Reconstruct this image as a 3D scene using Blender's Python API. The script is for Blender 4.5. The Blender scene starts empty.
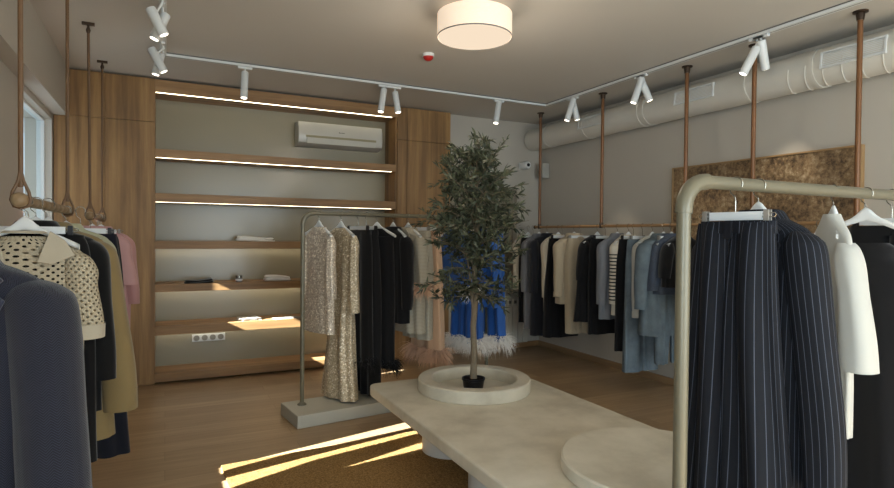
import bpy, bmesh, math, random
from mathutils import Vector, Matrix
C = bpy.context.scene
COL = C.collection
PI = math.pi
V = Vector

# ---------------------------------------------------------------- camera
F, CX, CY = 570.0, 447.0, 244.0
CAMH = 1.49
cX = V((1600 - CX, -(246 - CY), -F)).normalized()
cY = V((165 - CX, -(232.5 - CY), -F))
cY = (cY - cX * cX.dot(cY)).normalized()
cZ = cX.cross(cY)
R = Matrix((cX, cY, cZ))            # world = R @ cam
cam = bpy.data.cameras.new('camera')
camo = bpy.data.objects.new('camera', cam)
COL.objects.link(camo)
cam.sensor_width = 36
cam.lens = F / 894 * 36
cam.clip_start = 0.02
camo.matrix_world = Matrix.Translation((0, 0, CAMH)) @ R.to_4x4()
C.camera = camo

def at(px, py, axis, val):          # a pixel of the photo onto a world plane
    d = R @ V((px - CX, -(py - CY), -F))
    i = 'xyz'.index(axis)
    o = V((0, 0, CAMH))
    return o + d * ((val - o[i]) / d[i])

# ---------------------------------------------------------------- light
C.view_settings.view_transform = 'Standard'
C.view_settings.look = 'None'
C.view_settings.gamma = 1
C.view_settings.use_curve_mapping = False
C.view_settings.exposure = 0.0
try:
    C.cycles.max_bounces = 8
    C.cycles.diffuse_bounces = 5
    C.cycles.sample_clamp_indirect = 4
except Exception:
    pass
world = bpy.data.worlds.new('world')
C.world = world
world.use_nodes = True
wn = world.node_tree
wn.nodes['Background'].inputs[0].default_value = (0.74, 0.87, 1.0, 1)
wn.nodes['Background'].inputs[1].default_value = 1.25

sun = bpy.data.lights.new('sun', 'SUN')
sun.energy = 75
sun.angle = math.radians(0.35)
sun.color = (1, 0.96, 0.9)
suno = bpy.data.objects.new('sun', sun)
COL.objects.link(suno)
SAZ, SEL = math.radians(12.2), math.radians(27)
sd = V((math.cos(SEL) * math.cos(SAZ), math.cos(SEL) * math.sin(SAZ), -math.sin(SEL)))
suno.rotation_euler = sd.to_track_quat('-Z', 'Y').to_euler()
suno.location = (-4, 2, 5)

def area(name, loc, aim, sx, sy, power, col, portal=False):
    l = bpy.data.lights.new(name, 'AREA')
    l.shape = 'RECTANGLE'
    l.size = sx
    l.size_y = sy
    l.energy = power
    l.color = col
    o = bpy.data.objects.new(name, l)
    COL.objects.link(o)
    o.location = loc
    o.rotation_euler = V(aim).to_track_quat('-Z', 'Z').to_euler()
    if portal:
        l.cycles.is_portal = True
    return o
# daylight outside the shop front and the side windows
area('shopfront_daylight', (2.4, -2.75, 1.5), (0, 1, 0.0), 3.9, 2.6, 200, (0.95, 0.97, 0.98))
area('side_window_daylight', (-1.13, 5.62, 1.92), (1, 0, 0), 1.15, 1.15, 1, (0.8, 0.9, 1.0), True)
area('side_shopfront_daylight', (-1.2, -1.2, 1.5), (1, 0.2, 0), 2.2, 2.1, 115, (0.86, 0.93, 1.0))

# ---------------------------------------------------------------- materials
def lin(c):
    if isinstance(c, str):
        c = [int(c[i:i + 2], 16) / 255 for i in (0, 2, 4)]
        return tuple((x / 12.92 if x < .04045 else ((x + .055) / 1.055) ** 2.4) for x in c) + (1,)
    return tuple(c)[:3] + (1,)

class NT:
    def __init__(s, name):
        s.m = bpy.data.materials.new(name)
        s.m.use_nodes = True
        s.t = s.m.node_tree
        s.b = s.t.nodes['Principled BSDF']
        s.out = s.t.nodes['Material Output']
    def n(s, typ, **k):
        nd = s.t.nodes.new(typ)
        for a, v in k.items():
            setattr(nd, a, v)
        return nd
    def l(s, a, b):
        s.t.links.new(a, b)
    def set(s, nd, i, v):
        if isinstance(v, bpy.types.NodeSocket):
            s.l(v, nd.inputs[i])
        else:
            nd.inputs[i].default_value = v
    def math(s, op, a, b=0.0, c=None, clamp=False):
        nd = s.n('ShaderNodeMath', operation=op, use_clamp=clamp)
        s.set(nd, 0, a)
        s.set(nd, 1, b)
        if c is not None:
            s.set(nd, 2, c)
        return nd.outputs[0]
    def coord(s, kind='Object', scale=(1, 1, 1), rot=(0, 0, 0)):
        tc = s.n('ShaderNodeTexCoord')
        mp = s.n('ShaderNodeMapping')
        mp.inputs['Scale'].default_value = scale
        mp.inputs['Rotation'].default_value = rot
        s.l(tc.outputs[kind], mp.inputs[0])
        return mp.outputs[0]
    def uv(s):
        tc = s.n('ShaderNodeTexCoord')
        sp = s.n('ShaderNodeSeparateXYZ')
        s.l(tc.outputs['UV'], sp.inputs[0])
        return sp.outputs[0], sp.outputs[1]
    def noise(s, vec, scale=5, detail=3, rough=.5):
        nd = s.n('ShaderNodeTexNoise')
        s.l(vec, nd.inputs['Vector'])
        nd.inputs['Scale'].default_value = scale
        nd.inputs['Detail'].default_value = detail
        nd.inputs['Roughness'].default_value = rough
        return nd.outputs[0]
    def ramp(s, fac, stops):
        nd = s.n('ShaderNodeValToRGB')
        el = nd.color_ramp.elements
        while len(el) < len(stops):
            el.new(.5)
        for e, (p, c) in zip(el, stops):
            e.position = p
            e.color = lin(c)
        s.l(fac, nd.inputs[0])
        return nd.outputs[0]
    def mix(s, fac, a, b, mode='MIX'):
        nd = s.n('ShaderNodeMix', data_type='RGBA', blend_type=mode)
        s.set(nd, 0, fac)
        s.set(nd, 6, a)
        s.set(nd, 7, b)
        return nd.outputs[2]
    def bump(s, h, strength=.3, dist=.01):
        nd = s.n('ShaderNodeBump')
        nd.inputs['Strength'].default_value = strength
        nd.inputs['Distance'].default_value = dist
        s.l(h, nd.inputs['Height'])
        s.l(nd.outputs[0], s.b.inputs['Normal'])
    def base(s, v):
        s.set(s.b, 'Base Color', v)
    def pr(s, rough=.5, metal=0, spec=.5, **k):
        s.b.inputs['Roughness'].default_value = rough
        s.b.inputs['Metallic'].default_value = metal
        s.b.inputs['Specular IOR Level'].default_value = spec
        for a, v in k.items():
            s.b.inputs[a.replace('_', ' ')].default_value = v
        return s

MATS = {}
def plain(name, col, rough=.5, metal=0, spec=.5, var=.06, scale=12, bump=0, **k):
    if name in MATS:
        return MATS[name]
    t = NT(name).pr(rough, metal, spec, **k)
    c = lin(col)
    dk = tuple(x * (1 - var * 2) for x in c[:3]) + (1,)
    v = t.coord()
    nz = t.noise(v, scale, 3)
    t.base(t.mix(nz, dk, c))
    if bump:
        t.bump(t.noise(v, scale * 6, 2), bump, .004)
    MATS[name] = t.m
    return t.m

def wood(name, c1, c2, c3, axis='z', rough=.45, scale=1.0):
    t = NT(name).pr(rough, 0, .35)
    sc = {'z': (9, 9, .55), 'x': (.55, 9, 9), 'y': (9, .55, 9)}[axis]
    v = t.coord(scale=tuple(a * scale for a in sc))
    n1 = t.noise(v, 1.1, 6, .62)
    n2 = t.noise(v, 9, 3, .6)
    c = t.ramp(n1, [(.3, c1), (.5, c2), (.7, c3)])
    c = t.mix(t.math('MULTIPLY', n2, .35), c, lin(c1))
    t.base(c)
    t.bump(n2, .08, .002)
    MATS[name] = t.m
    return t.m
WOODV = wood('oak_vertical', '63482c', '937046', 'b48d5a', 'z')
WOODX = wood('oak_shelf', '775838', '9b774f', 'b48e62', 'x')
WOODY = wood('oak_trim', '80664a', '9c7f5e', 'b09068', 'y')

def mk_floor():
    t = NT('plank_floor').pr(.36, 0, .45)
    v = t.coord()
    br = t.n('ShaderNodeTexBrick')
    t.l(v, br.inputs['Vector'])
    br.offset = .37
    br.inputs['Scale'].default_value = 1
    br.inputs['Brick Width'].default_value = 1.35
    br.inputs['Row Height'].default_value = .165
    br.inputs['Mortar Size'].default_value = .0012
    br.inputs['Mortar Smooth'].default_value = .3
    br.inputs['Color1'].default_value = lin('b09472')
    br.inputs['Color2'].default_value = lin('957a5a')
    br.inputs['Mortar'].default_value = lin('4a3524')
    g = t.noise(t.coord(scale=(1.0, 11, 1)), 2.2, 5, .6)
    g2 = t.noise(t.coord(scale=(1.4, 30, 1)), 4, 3, .6)
    c = t.mix(t.ramp(g, [(.35, (0, 0, 0)), (.7, (1, 1, 1))]), t.mix(.5, br.outputs[0], lin('715a40')), br.outputs[0])
    c = t.mix(t.math('MULTIPLY', g2, .25), c, lin('b39a78'))
    t.base(c)
    t.bump(br.outputs['Fac'], -.15, .002)
    return t.m
FLOOR = mk_floor()

def mk_wall(name, col, rough=.55, spec=.3, bump=.05):
    t = NT(name).pr(rough, 0, spec)
    v = t.coord()
    c = lin(col)
    t.base(t.mix(t.noise(v, 1.3, 4, .6), tuple(x * .93 for x in c[:3]) + (1,), c))
    t.bump(t.noise(v, 60, 2), bump, .002)
    return t.m
WALL = mk_wall('wall_plaster', 'b8b2a7')
NICHE = mk_wall('satin_niche_plaster', '968e78', .22, .5, .01)
CEIL = mk_wall('ceiling_paint', 'c9c5bd', .6)
WHITEP = plain('white_powder_coat', 'd6d9d8', .35, 0, .5, .02)
WHITEPL = plain('white_plastic', 'dde0e0', .3, 0, .5, .02)
ACW = plain('air_conditioner_plastic', 'b9b7af', .25, 0, .5, .02)
DUCT = plain('painted_duct', 'cfccc2', .45, 0, .4, .05, 6)
CONC = None
def mk_conc():
    t = NT('microcement').pr(.5, 0, .35)
    v = t.coord()
    n = t.noise(v, 2.6, 6, .62)
    t.base(t.ramp(n, [(.3, 'b3aa97'), (.5, 'c9c1ae'), (.72, 'd8d0bf')]))
    t.bump(t.noise(v, 30, 3), .05, .002)
    return t.m
CONC = mk_conc()
STONE = plain('plinth_stone', 'b4b2a6', .5, 0, .35, .08, 4, .05)
PIPE = plain('khaki_painted_pipe', '6f6a58', .33, .15, .5, .06, 5)
COPPER = plain('brown_suspension_tube', '7a5230', .4, .2, .5, .1, 8)
RAILW = plain('tan_rail_wood', 'a07c55', .45, 0, .4, .12, 30)
BARW = wood('turned_bar_wood', '6b5540', '8d7558', 'a08a68', 'y')
LEATHER = plain('brown_leather_strap', '6a4e33', .5, 0, .4, .12, 40, .1)
STEEL = plain('brushed_steel', 'b0aca2', .25, .9, .5, .03)
DARKMET = plain('dark_bronze_metal', '4d3f34', .35, .7, .5, .05)
BLACKP = plain('black_plastic', '15151a', .4, 0, .4, .05)
REDP = plain('red_plastic', 'b02420', .35, 0, .5, .04)
TAUPE = plain('taupe_clip_rubber', '8d8880', .5, 0, .4, .04)
SOIL = plain('pot_soil', '2c2119', .9, 0, .2, .3, 60, .6)
GAPB = plain('black_gap', '14110e', .8, 0, .1, .05)
BLIND = plain('taupe_roller_blind', '8a8272', .8, 0, .2, .05, 3)
BARK = plain('olive_bark', '8a7c68', .85, 0, .2, .22, 45, .6)

def mk_emit(name, col, st):
    t = NT(name)
    e = t.n('ShaderNodeEmission')
    e.inputs[0].default_value = lin(col)
    e.inputs[1].default_value = st
    t.l(e.outputs[0], t.out.inputs[0])
    return t.m
LED = mk_emit('led_strip_glow', 'fff0cc', 8)
LED2 = mk_emit('soft_led_strip_glow', 'fff1d6', 10)
SPOTE = mk_emit('spot_lens_glow', 'fff4e0', 5)
def mk_shade():
    t = NT('lamp_shade_linen').pr(.8, 0, .2)
    t.base(lin('d8ccb8'))
    n = t.noise(t.coord(scale=(1, 1, 6)), 60, 2)
    t.set(t.b, 'Emission Color', t.mix(n, lin('ffd9b4'), lin('ffeedd')))
    t.b.inputs['Emission Strength'].default_value = .62
    return t.m
SHADE = mk_shade()
DIFF = mk_emit('lamp_diffuser_glow', 'ffe8cc', .95)

def mk_glass():
    t = NT('window_glass')
    tr = t.n('ShaderNodeBsdfTransparent')
    tr.inputs[0].default_value = (.9, .95, .97, 1)
    gl = t.n('ShaderNodeBsdfGlossy')
    gl.inputs['Roughness'].default_value = .02
    mx = t.n('ShaderNodeMixShader')
    mx.inputs[0].default_value = .04
    t.l(tr.outputs[0], mx.inputs[1])
    t.l(gl.outputs[0], mx.inputs[2])
    t.l(mx.outputs[0], t.out.inputs[0])
    return t.m
GLASS = mk_glass()

def mk_rug():
    t = NT('woven_jute').pr(.9, 0, .15)
    v = t.coord()
    w = t.n('ShaderNodeTexWave', wave_type='BANDS', bands_direction='Y')
    t.l(v, w.inputs[0])
    w.inputs['Scale'].default_value = 22
    w.inputs['Distortion'].default_value = 2.5
    w.inputs['Detail'].default_value = 2
    w.inputs['Detail Scale'].default_value = 6
    n = t.noise(v, 90, 3, .6)
    f = t.math('ADD', t.math('MULTIPLY', w.outputs[1], .4), t.math('MULTIPLY', n, .6))
    t.base(t.ramp(f, [(.25, '5a4025'), (.5, '93703f'), (.75, 'bf9a66')]))
    t.bump(f, 1.0, .012)
    return t.m
RUG = mk_rug()

def mk_art():
    t = NT('textured_bronze_relief').pr(.45, .25, .5)
    v = t.coord()
    n = t.noise(v, 6, 8, .75)
    n2 = t.noise(v, 24, 6, .75)
    t.base(t.ramp(t.math('ADD', t.math('MULTIPLY', n, .6), t.math('MULTIPLY', n2, .4)),
                  [(.4, '5a4734'), (.5, '8f7454'), (.57, 'a38a69'), (.66, 'cdb798')]))
    t.bump(n2, 1.0, .03)
    return t.m
ART = mk_art()

# fabrics
def fabric(name, col, rough=.85, var=.1, weave=500, bump=.15, sheen=.15):
    if name in MATS:
        return MATS[name]
    t = NT(name).pr(rough, 0, .2)
    t.b.inputs['Sheen Weight'].default_value = sheen
    v = t.coord()
    c = lin(col)
    n = t.noise(v, 6, 4, .6)
    n2 = t.noise(v, weave, 2, .6)
    f = t.math('ADD', t.math('MULTIPLY', n, .5), t.math('MULTIPLY', n2, .5))
    t.base(t.mix(f, tuple(x * (1 - var * 3) for x in c[:3]) + (1,), tuple(min(1, x * (1 + var)) for x in c[:3]) + (1,)))
    t.bump(n2, bump, .003)
    MATS[name] = t.m
    return t.m
BLK = fabric('black_crepe', '0b0b0e', .8, .05)
BLK2 = fabric('black_velvet', '08080a', .95, .05, sheen=.3)
CHAR = fabric('charcoal_wool', '26272c', .9)
GREY = fabric('grey_wool', '77777a', .9)
CREAM = fabric('cream_knit', 'cfc4ae', .9)
BEIGE = fabric('beige_fleece', 'b5a68d', .9)
OLIVE = fabric('khaki_olive_wool', '7f6c48', .85, .08)
OLIVED = fabric('khaki_olive_wool_lapel', '7d6c4a', .85, .08)
SAGE = fabric('pale_sage_cotton', 'a5a58a', .85)
PINK = fabric('dusty_pink_crepe', 'c59a98', .75)
PINK2 = fabric('dusty_pink_satin', 'b98d8c', .6)
NAVY = fabric('dark_navy_wool', '141620', .9)
WHITEF = fabric('white_cotton', 'b4b4ad', .8, .04)
BLUE = fabric('royal_blue_satin', '24549a', .55, .06)
PEACH = fabric('peach_chiffon', 'c6a385', .6, .06)
SHIRTB = fabric('grey_blue_shirting', '777a80', .8)
WHITEB = fabric('bright_white_cotton', 'e6e4de', .8, .04)
FEW = fabric('white_feathers', 'f2eee8', .8, .03, bump=0)
FEP = fabric('peach_feathers', 'd8b296', .8, .03, bump=0)
FEB = fabric('black_feathers', '0c0c0e', .8, .03, bump=0)

def mk_denim(name, c1, c2):
    t = NT(name).pr(.85, 0, .2)
    v = t.coord()
    n = t.noise(v, 7, 5, .65)
    n2 = t.noise(v, 300, 2, .6)
    c = t.ramp(n, [(.32, c1), (.68, c2)])
    t.base(t.mix(t.math('MULTIPLY', n2, .18), c, lin('c8d0d6')))
    t.bump(n2, .2, .003)
    return t.m
DEN1 = mk_denim('washed_light_denim', '414f59', '62717b')
DEN2 = mk_denim('grey_blue_denim', '39464e', '56656d')
DEN3 = mk_denim('dark_blue_denim', '111a2b', '20304a')

def uvstripe(name, base, line, period, width, axis=0, rough=.8, extra=None):
    t = NT(name).pr(rough, 0, .2)
    u, v = t.uv()
    s = (u, v)[axis]
    fr = t.math('FRACT', t.math('DIVIDE', s, period))
    d = t.math('ABSOLUTE', t.math('SUBTRACT', fr, .5))
    k = t.math('LESS_THAN', d, width)
    n = t.noise(t.coord(), 5, 3)
    c = lin(base)
    b0 = t.mix(n, tuple(x * .75 for x in c[:3]) + (1,), tuple(x * 1.15 for x in c[:3]) + (1,))
    if extra:
        lo, hi = extra
        w = t.math('MULTIPLY', t.math('GREATER_THAN', v, lo), t.math('LESS_THAN', v, hi))
        k = t.math('MULTIPLY', k, w)
    t.base(t.mix(k, b0, lin(line)))
    t.bump(t.noise(t.coord(), 400, 2), .15, .003)
    return t.m
PIN = uvstripe('navy_pinstripe', '14161c', '474c58', .019, .045)
STRIPEK = uvstripe('striped_knit', 'cfc8b8', '22242c', .034, .2, 1, .9, (.14, .6))
PATT = uvstripe('cream_jacquard', 'b0a998', '9a9384', .012, .2, 1, .7)

def mk_herring():
    t = NT('navy_herringbone').pr(.9, 0, .15)
    u, v = t.uv()
    z = t.math('ABSOLUTE', t.math('SUBTRACT', t.math('FRACT', t.math('DIVIDE', u, .02)), .5))
    s = t.math('ADD', t.math('DIVIDE', v, .0065), t.math('MULTIPLY', z, 4.0))
    k = t.math('ABSOLUTE', t.math('SUBTRACT', t.math('FRACT', s), .5))
    k = t.math('MULTIPLY', k, 2)
    t.base(t.mix(k, lin('0a0b10'), lin('2d2f3c')))
    t.b.inputs['Sheen Weight'].default_value = .2
    t.bump(k, .3, .003)
    return t.m
HERR = mk_herring()

def mk_crochet():
    t = NT('cream_openwork_knit').pr(.9, 0, .15)
    u, v = t.uv()
    a = t.math('DIVIDE', t.math('ADD', u, v), .026)
    b = t.math('DIVIDE', t.math('SUBTRACT', u, v), .026)
    da = t.math('SUBTRACT', t.math('FRACT', a), .5)
    db = t.math('SUBTRACT', t.math('FRACT', b), .5)
    r2 = t.math('ADD', t.math('MULTIPLY', da, da), t.math('MULTIPLY', db, db))
    hole = t.math('LESS_THAN', r2, .062)
    n = t.noise(t.coord(), 220, 3)
    t.base(t.mix(n, lin('92866f'), lin('c6bba4')))
    t.bump(t.math('SUBTRACT', r2, t.math('MULTIPLY', n, .1)), .6, .006)
    tr = t.n('ShaderNodeBsdfTransparent')
    mx = t.n('ShaderNodeMixShader')
    t.l(hole, mx.inputs[0])
    t.l(t.b.outputs[0], mx.inputs[1])
    t.l(tr.outputs[0], mx.inputs[2])
    t.l(mx.outputs[0], t.out.inputs[0])
    return t.m
CROCH = mk_crochet()
KNITR = fabric('cream_ribbing', 'bab09c', .9, .08)

def mk_sequin(name, c1, c2):
    t = NT(name).pr(.36, .2, .6)
    v = t.coord()
    vo = t.n('ShaderNodeTexVoronoi')
    t.l(v, vo.inputs['Vector'])
    vo.inputs['Scale'].default_value = 110
    sp = t.n('ShaderNodeSeparateColor')
    t.l(vo.outputs['Color'], sp.inputs[0])
    t.base(t.ramp(sp.outputs[0], [(.2, c1), (.85, c2), (.97, 'f4ead6')]))
    geo = t.n('ShaderNodeNewGeometry')
    sub = t.n('ShaderNodeVectorMath', operation='SUBTRACT')
    t.l(vo.outputs['Color'], sub.inputs[0])
    sub.inputs[1].default_value = (.5, .5, .5)
    sc = t.n('ShaderNodeVectorMath', operation='SCALE')
    t.l(sub.outputs[0], sc.inputs[0])
    sc.inputs['Scale'].default_value = .45
    ad = t.n('ShaderNodeVectorMath', operation='ADD')
    t.l(geo.outputs['Normal'], ad.inputs[0])
    t.l(sc.outputs[0], ad.inputs[1])
    no = t.n('ShaderNodeVectorMath', operation='NORMALIZE')
    t.l(ad.outputs[0], no.inputs[0])
    t.l(no.outputs[0], t.b.inputs['Normal'])
    return t.m
SEQ1 = mk_sequin('champagne_sequins', 'b0a392', 'd0c5b4')
SEQ2 = mk_sequin('gold_sequins', 'a99a80', 'cbbc9f')

def mk_leaf():
    t = NT('olive_leaf').pr(.5, 0, .4)
    n = t.noise(t.coord(), 14, 2)
    g = t.n('ShaderNodeNewGeometry')
    top = t.ramp(n, [(.3, '1f2519'), (.7, '3a402c')])
    t.base(t.mix(g.outputs['Backfacing'], top, lin('585c46')))
    return t.m
LEAF = mk_leaf()

# ---------------------------------------------------------------- mesh helpers
def link(name, me, mat, parent=None, smooth=True):
    if mat is not None:
        me.materials.append(mat)
    if smooth:
        for p in me.polygons:
            p.use_smooth = True
    o = bpy.data.objects.new(name, me)
    COL.objects.link(o)
    if parent:
        o.parent = parent
    return o

class MB:
    def __init__(s):
        s.v, s.f, s.uv = [], [], []
    def add(s, vs, fs, uvs=None):
        b = len(s.v)
        s.v += [tuple(p) for p in vs]
        for i, f in enumerate(fs):
            s.f.append(tuple(b + k for k in f))
            s.uv.append(uvs[i] if uvs else [(0, 0)] * len(f))
        return s
    def box(s, x0, x1, y0, y1, z0, z1, M=None):
        vs = [V((x, y, z)) for x in (x0, x1) for y in (y0, y1) for z in (z0, z1)]
        if M:
            vs = [M @ p for p in vs]
        return s.add(vs, [(0, 1, 3, 2), (4, 6, 7, 5), (0, 4, 5, 1), (2, 3, 7, 6), (0, 2, 6, 4), (1, 5, 7, 3)])
    def tube(s, pts, rad, n=12, cap=True, flat=1.0, up=None):
        pts = [V(p) for p in pts]
        if not isinstance(rad, (list, tuple)):
            rad = [rad] * len(pts)
        vs, fs = [], []
        tang = []
        for i in range(len(pts)):
            a = pts[max(0, i - 1)]
            b = pts[min(len(pts) - 1, i + 1)]
            tang.append((b - a).normalized())
        nrm = V(up) if up else (V((0, 0, 1)) if abs(tang[0].z) < .9 else V((1, 0, 0)))
        nrm = (nrm - tang[0] * nrm.dot(tang[0])).normalized()
        for i, p in enumerate(pts):
            nrm = (nrm - tang[i] * nrm.dot(tang[i])).normalized()
            bi = tang[i].cross(nrm)
            for k in range(n):
                a = 2 * PI * k / n
                vs.append(p + nrm * (math.cos(a) * rad[i]) + bi * (math.sin(a) * rad[i] * flat))
        for i in range(len(pts) - 1):
            for k in range(n):
                k2 = (k + 1) % n
                fs.append((i * n + k, i * n + k2, (i + 1) * n + k2, (i + 1) * n + k))
        if cap:
            fs.append(tuple(reversed(range(n))))
            fs.append(tuple((len(pts) - 1) * n + k for k in range(n)))
        return s.add(vs, fs)
    def lathe(s, prof, c=(0, 0, 0), n=48, close=False):
        cx_, cy_, cz_ = c
        vs, fs = [], []
        for r, z in prof:
            for k in range(n):
                a = 2 * PI * k / n
                vs.append((cx_ + r * math.cos(a), cy_ + r * math.sin(a), cz_ + z))
        m = len(prof)
        for i in range(m if close else m - 1):
            j = (i + 1) % m
            for k in range(n):
                k2 = (k + 1) % n
                fs.append((i * n + k, i * n + k2, j * n + k2, j * n + k))
        if not close:
            if prof[0][0] > 1e-5:
                fs.append(tuple(reversed(range(n))))
            if prof[-1][0] > 1e-5:
                fs.append(tuple((m - 1) * n + k for k in range(n)))
        return s.add(vs, fs)
    def mesh(s, name):
        me = bpy.data.meshes.new(name)
        me.from_pydata(s.v, [], s.f)
        ul = me.uv_layers.new(name='UVMap')
        i = 0
        for u in s.uv:
            for q in u:
                ul.data[i].uv = q
                i += 1
        me.update()
        return me
    def build(s, name, mat, parent=None, smooth=False, bevel=0, seg=2, autosmooth=False):
        o = link(name, s.mesh(name), mat, parent, smooth)
        if bevel:
            b = o.modifiers.new('bevel', 'BEVEL')
            b.width = bevel
            b.segments = seg
            b.limit_method = 'ANGLE'
        return o

def smoothby(o, deg=40):
    me = o.data
    bm = bmesh.new()
    bm.from_mesh(me)
    bmesh.ops.recalc_face_normals(bm, faces=bm.faces)
    for f in bm.faces:
        f.smooth = True
    for e in bm.edges:
        if len(e.link_faces) == 2 and e.calc_face_angle(0) > math.radians(deg):
            e.smooth = False
    bm.to_mesh(me)
    bm.free()
    return o

def tag(o, label=None, cat=None, group=None, kind=None):
    if label: o['label'] = label
    if cat: o['category'] = cat
    if group: o['group'] = group
    if kind: o['kind'] = kind
    return o
def thing(name, label, cat, loc, rotz=0, group=None):
    o = bpy.data.objects.new(name, None)
    o.empty_display_size = .05
    COL.objects.link(o)
    o.location = loc
    o.rotation_euler = (0, 0, rotz)
    return tag(o, label, cat, group)
def box(name, b, mat, parent=None, bevel=0):
    return MB().box(*b).build(name, mat, parent, bevel=bevel)
def struct(o):
    o['kind'] = 'structure'
    return o

H = 3.0
D = 6.24
WX = 4.58
WL = -.917
YF = -2.5
YB = 6.62

# ---------------------------------------------------------------- setting
struct(box('floor', (-1.15, WX + .15, YF - .15, YB + .15, -.12, 0), FLOOR))
struct(box('ceiling', (-1.15, WX + .15, YF - .15, YB + .15, H, H + .12), CEIL))
struct(box('wall_right', (WX, WX + .15, YF - .15, YB + .15, 0, H), WALL))
# left wall with its openings (side shop window, window with added curtains, bright far window)
w = MB()
OP = [(-2.3, -.1, .35, 2.55), (2.9, 3.85, .64, 1.5), (5.05, 6.2, 1.35, 2.5)]
ys = YF - .15
for (a, b, z0, z1) in OP:
    w.box(-1.12, WL, ys, a, 0, H)
    w.box(-1.12, WL, a, b, 0, z0)
    w.box(-1.12, WL, a, b, z1, H)
    ys = b
w.box(-1.12, WL, ys, YB + .15, 0, H)
struct(w.build('wall_left', WALL))
w = MB()
w.box(-1.12, -.6, YF - .15, YF, 0, H)
w.box(4.45, WX, YF - .15, YF, 0, H)
w.box(-.6, 4.45, YF - .15, YF, 2.8, H)
struct(w.build('wall_front', WALL))
w = MB()
w.box(-1.12, 2.43, YB, YB + .15, 0, H)
w.box(2.43, 3.18, YB, YB + .15, 0, H)
w.box(4.2, WX, 6.4, YB + .15, 0, H)
w.box(3.13, 4.2, 6.4, YB + .15, 0, .8)
w.box(3.13, 4.2, 6.4, YB + .15, 2.1, H)
w.box(3.13, 4.2, YB, YB + .15, .8, 2.1)
struct(w.build('wall_back', WALL))
struct(box('trim_1', (WL, -.8, YF, D - .02, 2.55, H), WALL))
struct(box('baseboard_right', (WX - .016, WX, YF, 6.4, 0, .07), WOODY))
struct(box('baseboard_back', (3.14, WX - .016, 6.385, 6.4, 0, .07), WOODX))
def window(name, y0, y1, z0, z1, x=-1.0, mull=()):
    r = bpy.data.objects.new(name, None)
    COL.objects.link(r)
    r.location = (x, y0, z0)
    struct(r)
    m = MB()
    h_, w_ = z1 - z0, y1 - y0
    t_ = .022
    m.box(-.03, .03, 0, w_, 0, t_).box(-.03, .03, 0, w_, h_ - t_, h_)
    m.box(-.03, .03, 0, t_, t_, h_ - t_).box(-.03, .03, w_ - t_, w_, t_, h_ - t_)
    for q in mull:
        m.box(-.03, .03, q - y0 - .02, q - y0 + .02, t_, h_ - t_)
    m.build('window_frame', WHITEP, r, bevel=.004)
    MB().box(-.004, .004, t_, w_ - t_, t_, h_ - t_).build('window_pane', GLASS, r)
    return r
window('window_1', 5.05, 6.2, 1.35, 2.5)
window('window_2', 2.9, 3.85, .64, 1.5)
window('window_3', -2.3, -.1, .35, 2.55, mull=(-1.2,))
# shop front glazing behind the camera
r = bpy.data.objects.new('window_4', None)
COL.objects.link(r)
r.location = (-.6, YF - .08, 0)
struct(r)
m = MB()
for q in (0, 1.66, 3.33, 5.0):
    m.box(q, q + .05, -.03, .03, 0, 2.8)
m.box(0, 5.05, -.029, .029, 0, .06).box(0, 5.05, -.029, .029, 2.74, 2.8)
m.build('window_frame', DARKMET, r)
MB().box(.05, 5.0, -.004, .004, .06, 2.74).build('window_pane', GLASS, r)
# pale awning slab added outside the bright window to cut the sun
aw = box('sun_cutting_awning', (-2.45, -1.13, 3.6, 7.2, 2.5, 2.56), plain('pale_awning', 'dfe6ea', .7))
tag(aw, 'pale awning seen outside through the bright left window, added to cut the sun', 'awning')
cl = MB().box(-.15, .15, -.14, .14, 0, 3.0).box(-.18, .18, -.17, .17, 0, .15).build('sun_blocker_column', plain('sun_blocker_plaster', 'c9c5ba', .7), None, bevel=.01)
cl.location = (-2.0, 5.88, 0)  # unseen column, added to keep sun off the cabinet front
tag(cl, 'pale plaster column added unseen outside the bright left window to block the sun', 'column')
# recessed back window with its blind and sill
r = bpy.data.objects.new('window_5', None)
COL.objects.link(r)
r.location = (3.14, 6.5, .8)
struct(r)
MB().box(0, 1.06, -.01, .0, 0, 1.3).build('roller_blind', BLIND, r)
MB().box(-.02, 1.1, -.24, 0, -.03, 0).build('window_sill', mk_wall('sill_stone', 'a59c8a'), r, bevel=.005)

# ---------------------------------------------------------------- joinery on the back wall
def panel_thing(name, label, x0, x1, seams, zj, side=None):
    t = thing(name, label, 'cabinet', ((x0 + x1) / 2, D, 0))
    cx_ = (x0 + x1) / 2
    yb = (YB - D) if side == 'deep' else .15
    MB().box(x0 - cx_, x1 - cx_, .022, yb, .0, H - .012).build('carcass', WOODV, t)
    xs = [x0] + seams + [x1]
    for a, b in zip(xs[:-1], xs[1:]):
        MB().box(a - cx_ + .0015, b - cx_ - .0015, 0, .02, .018, zj - .002).build('door', WOODV, t, bevel=.0015)
        MB().box(a - cx_ + .0015, b - cx_ - .0015, 0, .02, zj + .002, H - .022).build('upper_door', WOODV, t, bevel=.0015)
    return t
panel_thing('wall_cabinet', 'tall wood-fronted cabinet left of the open shelves, beside the bright window', -.912, -.09, [-.8, -.51], 2.56, 'deep')
panel_thing('wall_cabinet', 'tall wood-fronted cabinet right of the open shelves, behind the olive tree', 2.43, 3.12, [2.55], 2.6)
sh = thing('shelving_unit', 'wide built-in wooden shelving wall with glowing strips under its shelves', 'shelving', (1.17, D, 0))
HX = (2.43 + .09) / 2
MB().box(-HX, HX, YB - D - .012, YB - D, .1, H).build('back_panel', NICHE, sh)
MB().box(-HX, HX, 0, .02, 2.86, H - .022).build('fascia', WOODX, sh, bevel=.002)
MB().box(-HX, HX, .02, YB - D - .012, 2.86, 2.88).build('top_panel', WOODX, sh)
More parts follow.
